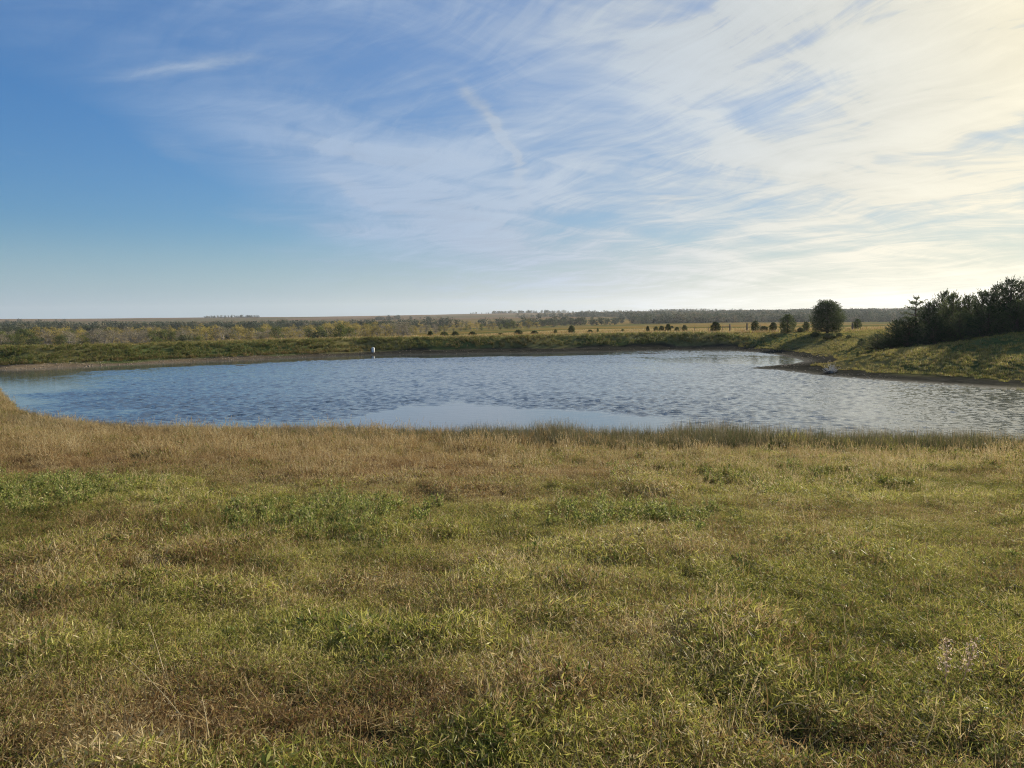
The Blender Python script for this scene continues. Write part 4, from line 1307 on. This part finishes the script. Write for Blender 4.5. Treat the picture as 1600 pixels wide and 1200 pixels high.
def bloom_stalk(px, py, h_, lean_x, lean_y, seed, lb):
    x, y = gpt(px, py); z = float(height(np.array([x]), np.array([y]))[0])
    R = np.random.default_rng(seed)
    o = bpy.data.objects.new('flower_stalk', None); C.objects.link(o); o.location = (x, y, z)
    tag(o, lb, 'plant', 'dried pinkish flower stalks')
    d = np.array([lean_x, lean_y, 1.0]); d /= np.linalg.norm(d)
    A = Acc(); A.tube([(0, 0, -0.02), d * h_ * 0.5 + np.array([0.01, 0, 0]), d * h_], [0.0028, 0.0024, 0.001], 5, 0, 1, 0.3)
    B = Acc()
    for i in range(24):
        t = 0.35 + 0.65 * i / 24; az = i * 2.4
        b = d * h_ * t; L = 0.016 + 0.030 * (1 - t) * R.random()
        e = b + np.array([math.cos(az), math.sin(az), 0.5]) * L
        A.tube([b, e], [0.0012, 0.0008], 3, 0, 1, 0.3)
        k = 4; al = unit(R, k) + np.array([0, 0, 0.4]); al /= np.linalg.norm(al, axis=1)[:, None]
        B.leaves(R, e + R.normal(0, .004, (k, 3)), unit(R, k), al, 0.010 + 0.008 * R.random(k), np.full(k, 0.007))
    link('stem', A.mesh('stem', [mpk]), None, o); link('blooms', B.mesh('blooms', [mpk]), None, o)


bloom_stalk(1474, 1085, 0.30, 0.05, 0.05, 911, 'pinkish dried flower stalk, upright one of the pair at lower right')
bloom_stalk(1496, 1082, 0.31, 0.32, 0.05, 912, 'pinkish dried flower stalk leaning right, beside the upright one')


def arching_stem(px, py, L, az, el0, el1, seed, lb, seeds_at=0.25):
    x, y = gpt(px, py); z = float(height(np.array([x]), np.array([y]))[0])
    o = bpy.data.objects.new('grass_stem', None); C.objects.link(o); o.location = (x, y, z)
    tag(o, lb, 'grass stem', 'long bent straw stems')
    R = np.random.default_rng(seed); pts = [np.zeros(3)]; k = 9
    for i in range(k):
        e = el0 + (el1 - el0) * i / k
        pts.append(pts[-1] + np.array([math.cos(az) * math.cos(e), math.sin(az) * math.cos(e), math.sin(e)]) * L / k)
    A = Acc(); A.tube(pts, np.linspace(0.0034, 0.0014, k + 1), 5, 0, 1, 0.5)
    link('stem', A.mesh('stem', [M_stem]), None, o)
    B = Acc(); pts = np.array(pts); q = 14
    i0 = np.clip((seeds_at + R.normal(0, 0.07, q)) * k, 0, k - 1).astype(int)
    al = unit(R, q)
    B.leaves(R, pts[i0] + (pts[i0 + 1] - pts[i0]) * R.random((q, 1)), unit(R, q), al, 0.008 + 0.012 * R.random(q), np.full(q, 0.006), 0, None, np.ones(q))
    link('seeds', B.mesh('seeds', [M_stem]), None, o)


M_stem, n = new_mat('straw_stem'); finish(n, leafy(n, (0.56, 0.46, 0.26, 1), 0.3))
arching_stem(306, 1150, 0.62, rad(155), rad(42), rad(20), 921, 'long pale straw stem with seeds leaning left at lower left', 0.3)
arching_stem(262, 1075, 0.42, rad(130), rad(50), rad(25), 922, 'second straw stem leaning left above the seeded one', 0.9)
arching_stem(330, 1190, 0.30, rad(120), rad(70), rad(10), 923, 'reddish straw stem rising from the bare tangle near the bottom edge', 0.9)
arching_stem(1180, 1150, 0.40, rad(10), rad(75), rad(-60), 924, 'straw stem arched over in a hoop near the bottom middle', 0.9)
# ------------------------------------------------------------------ air
hz, n = new_mat('haze_air')
vp = n.new('ShaderNodeVolumePrincipled'); vp.inputs['Color'].default_value = (0.86, 0.91, 1.0, 1)
vp.inputs['Density'].default_value = 0.00007; vp.inputs['Anisotropy'].default_value = 0.35
o_ = n.new('ShaderNodeOutputMaterial'); n.nt.links.new(vp.outputs[0], o_.inputs['Volume'])
zmin, zmax = min(float(Z.min()), -8.0) - 1.0, float(Z.max()) + 14.0
bv = np.array([(sx_, sy_, sz_) for sx_ in (-5600, 5600) for sy_ in (-400, 7500) for sz_ in (zmin, zmax)], float)
bf = [0, 1, 3, 2, 4, 6, 7, 5, 0, 4, 5, 1, 2, 3, 7, 6, 0, 2, 6, 4, 1, 5, 7, 3]
haze = link('haze', mesh_np('haze', bv, bf, [4] * 6), hz)
tag(haze, 'thin evening haze in the air over the valley', 'haze', None, 'stuff')
SC.cycles.volume_step_rate = 10; SC.cycles.volume_max_steps = 32
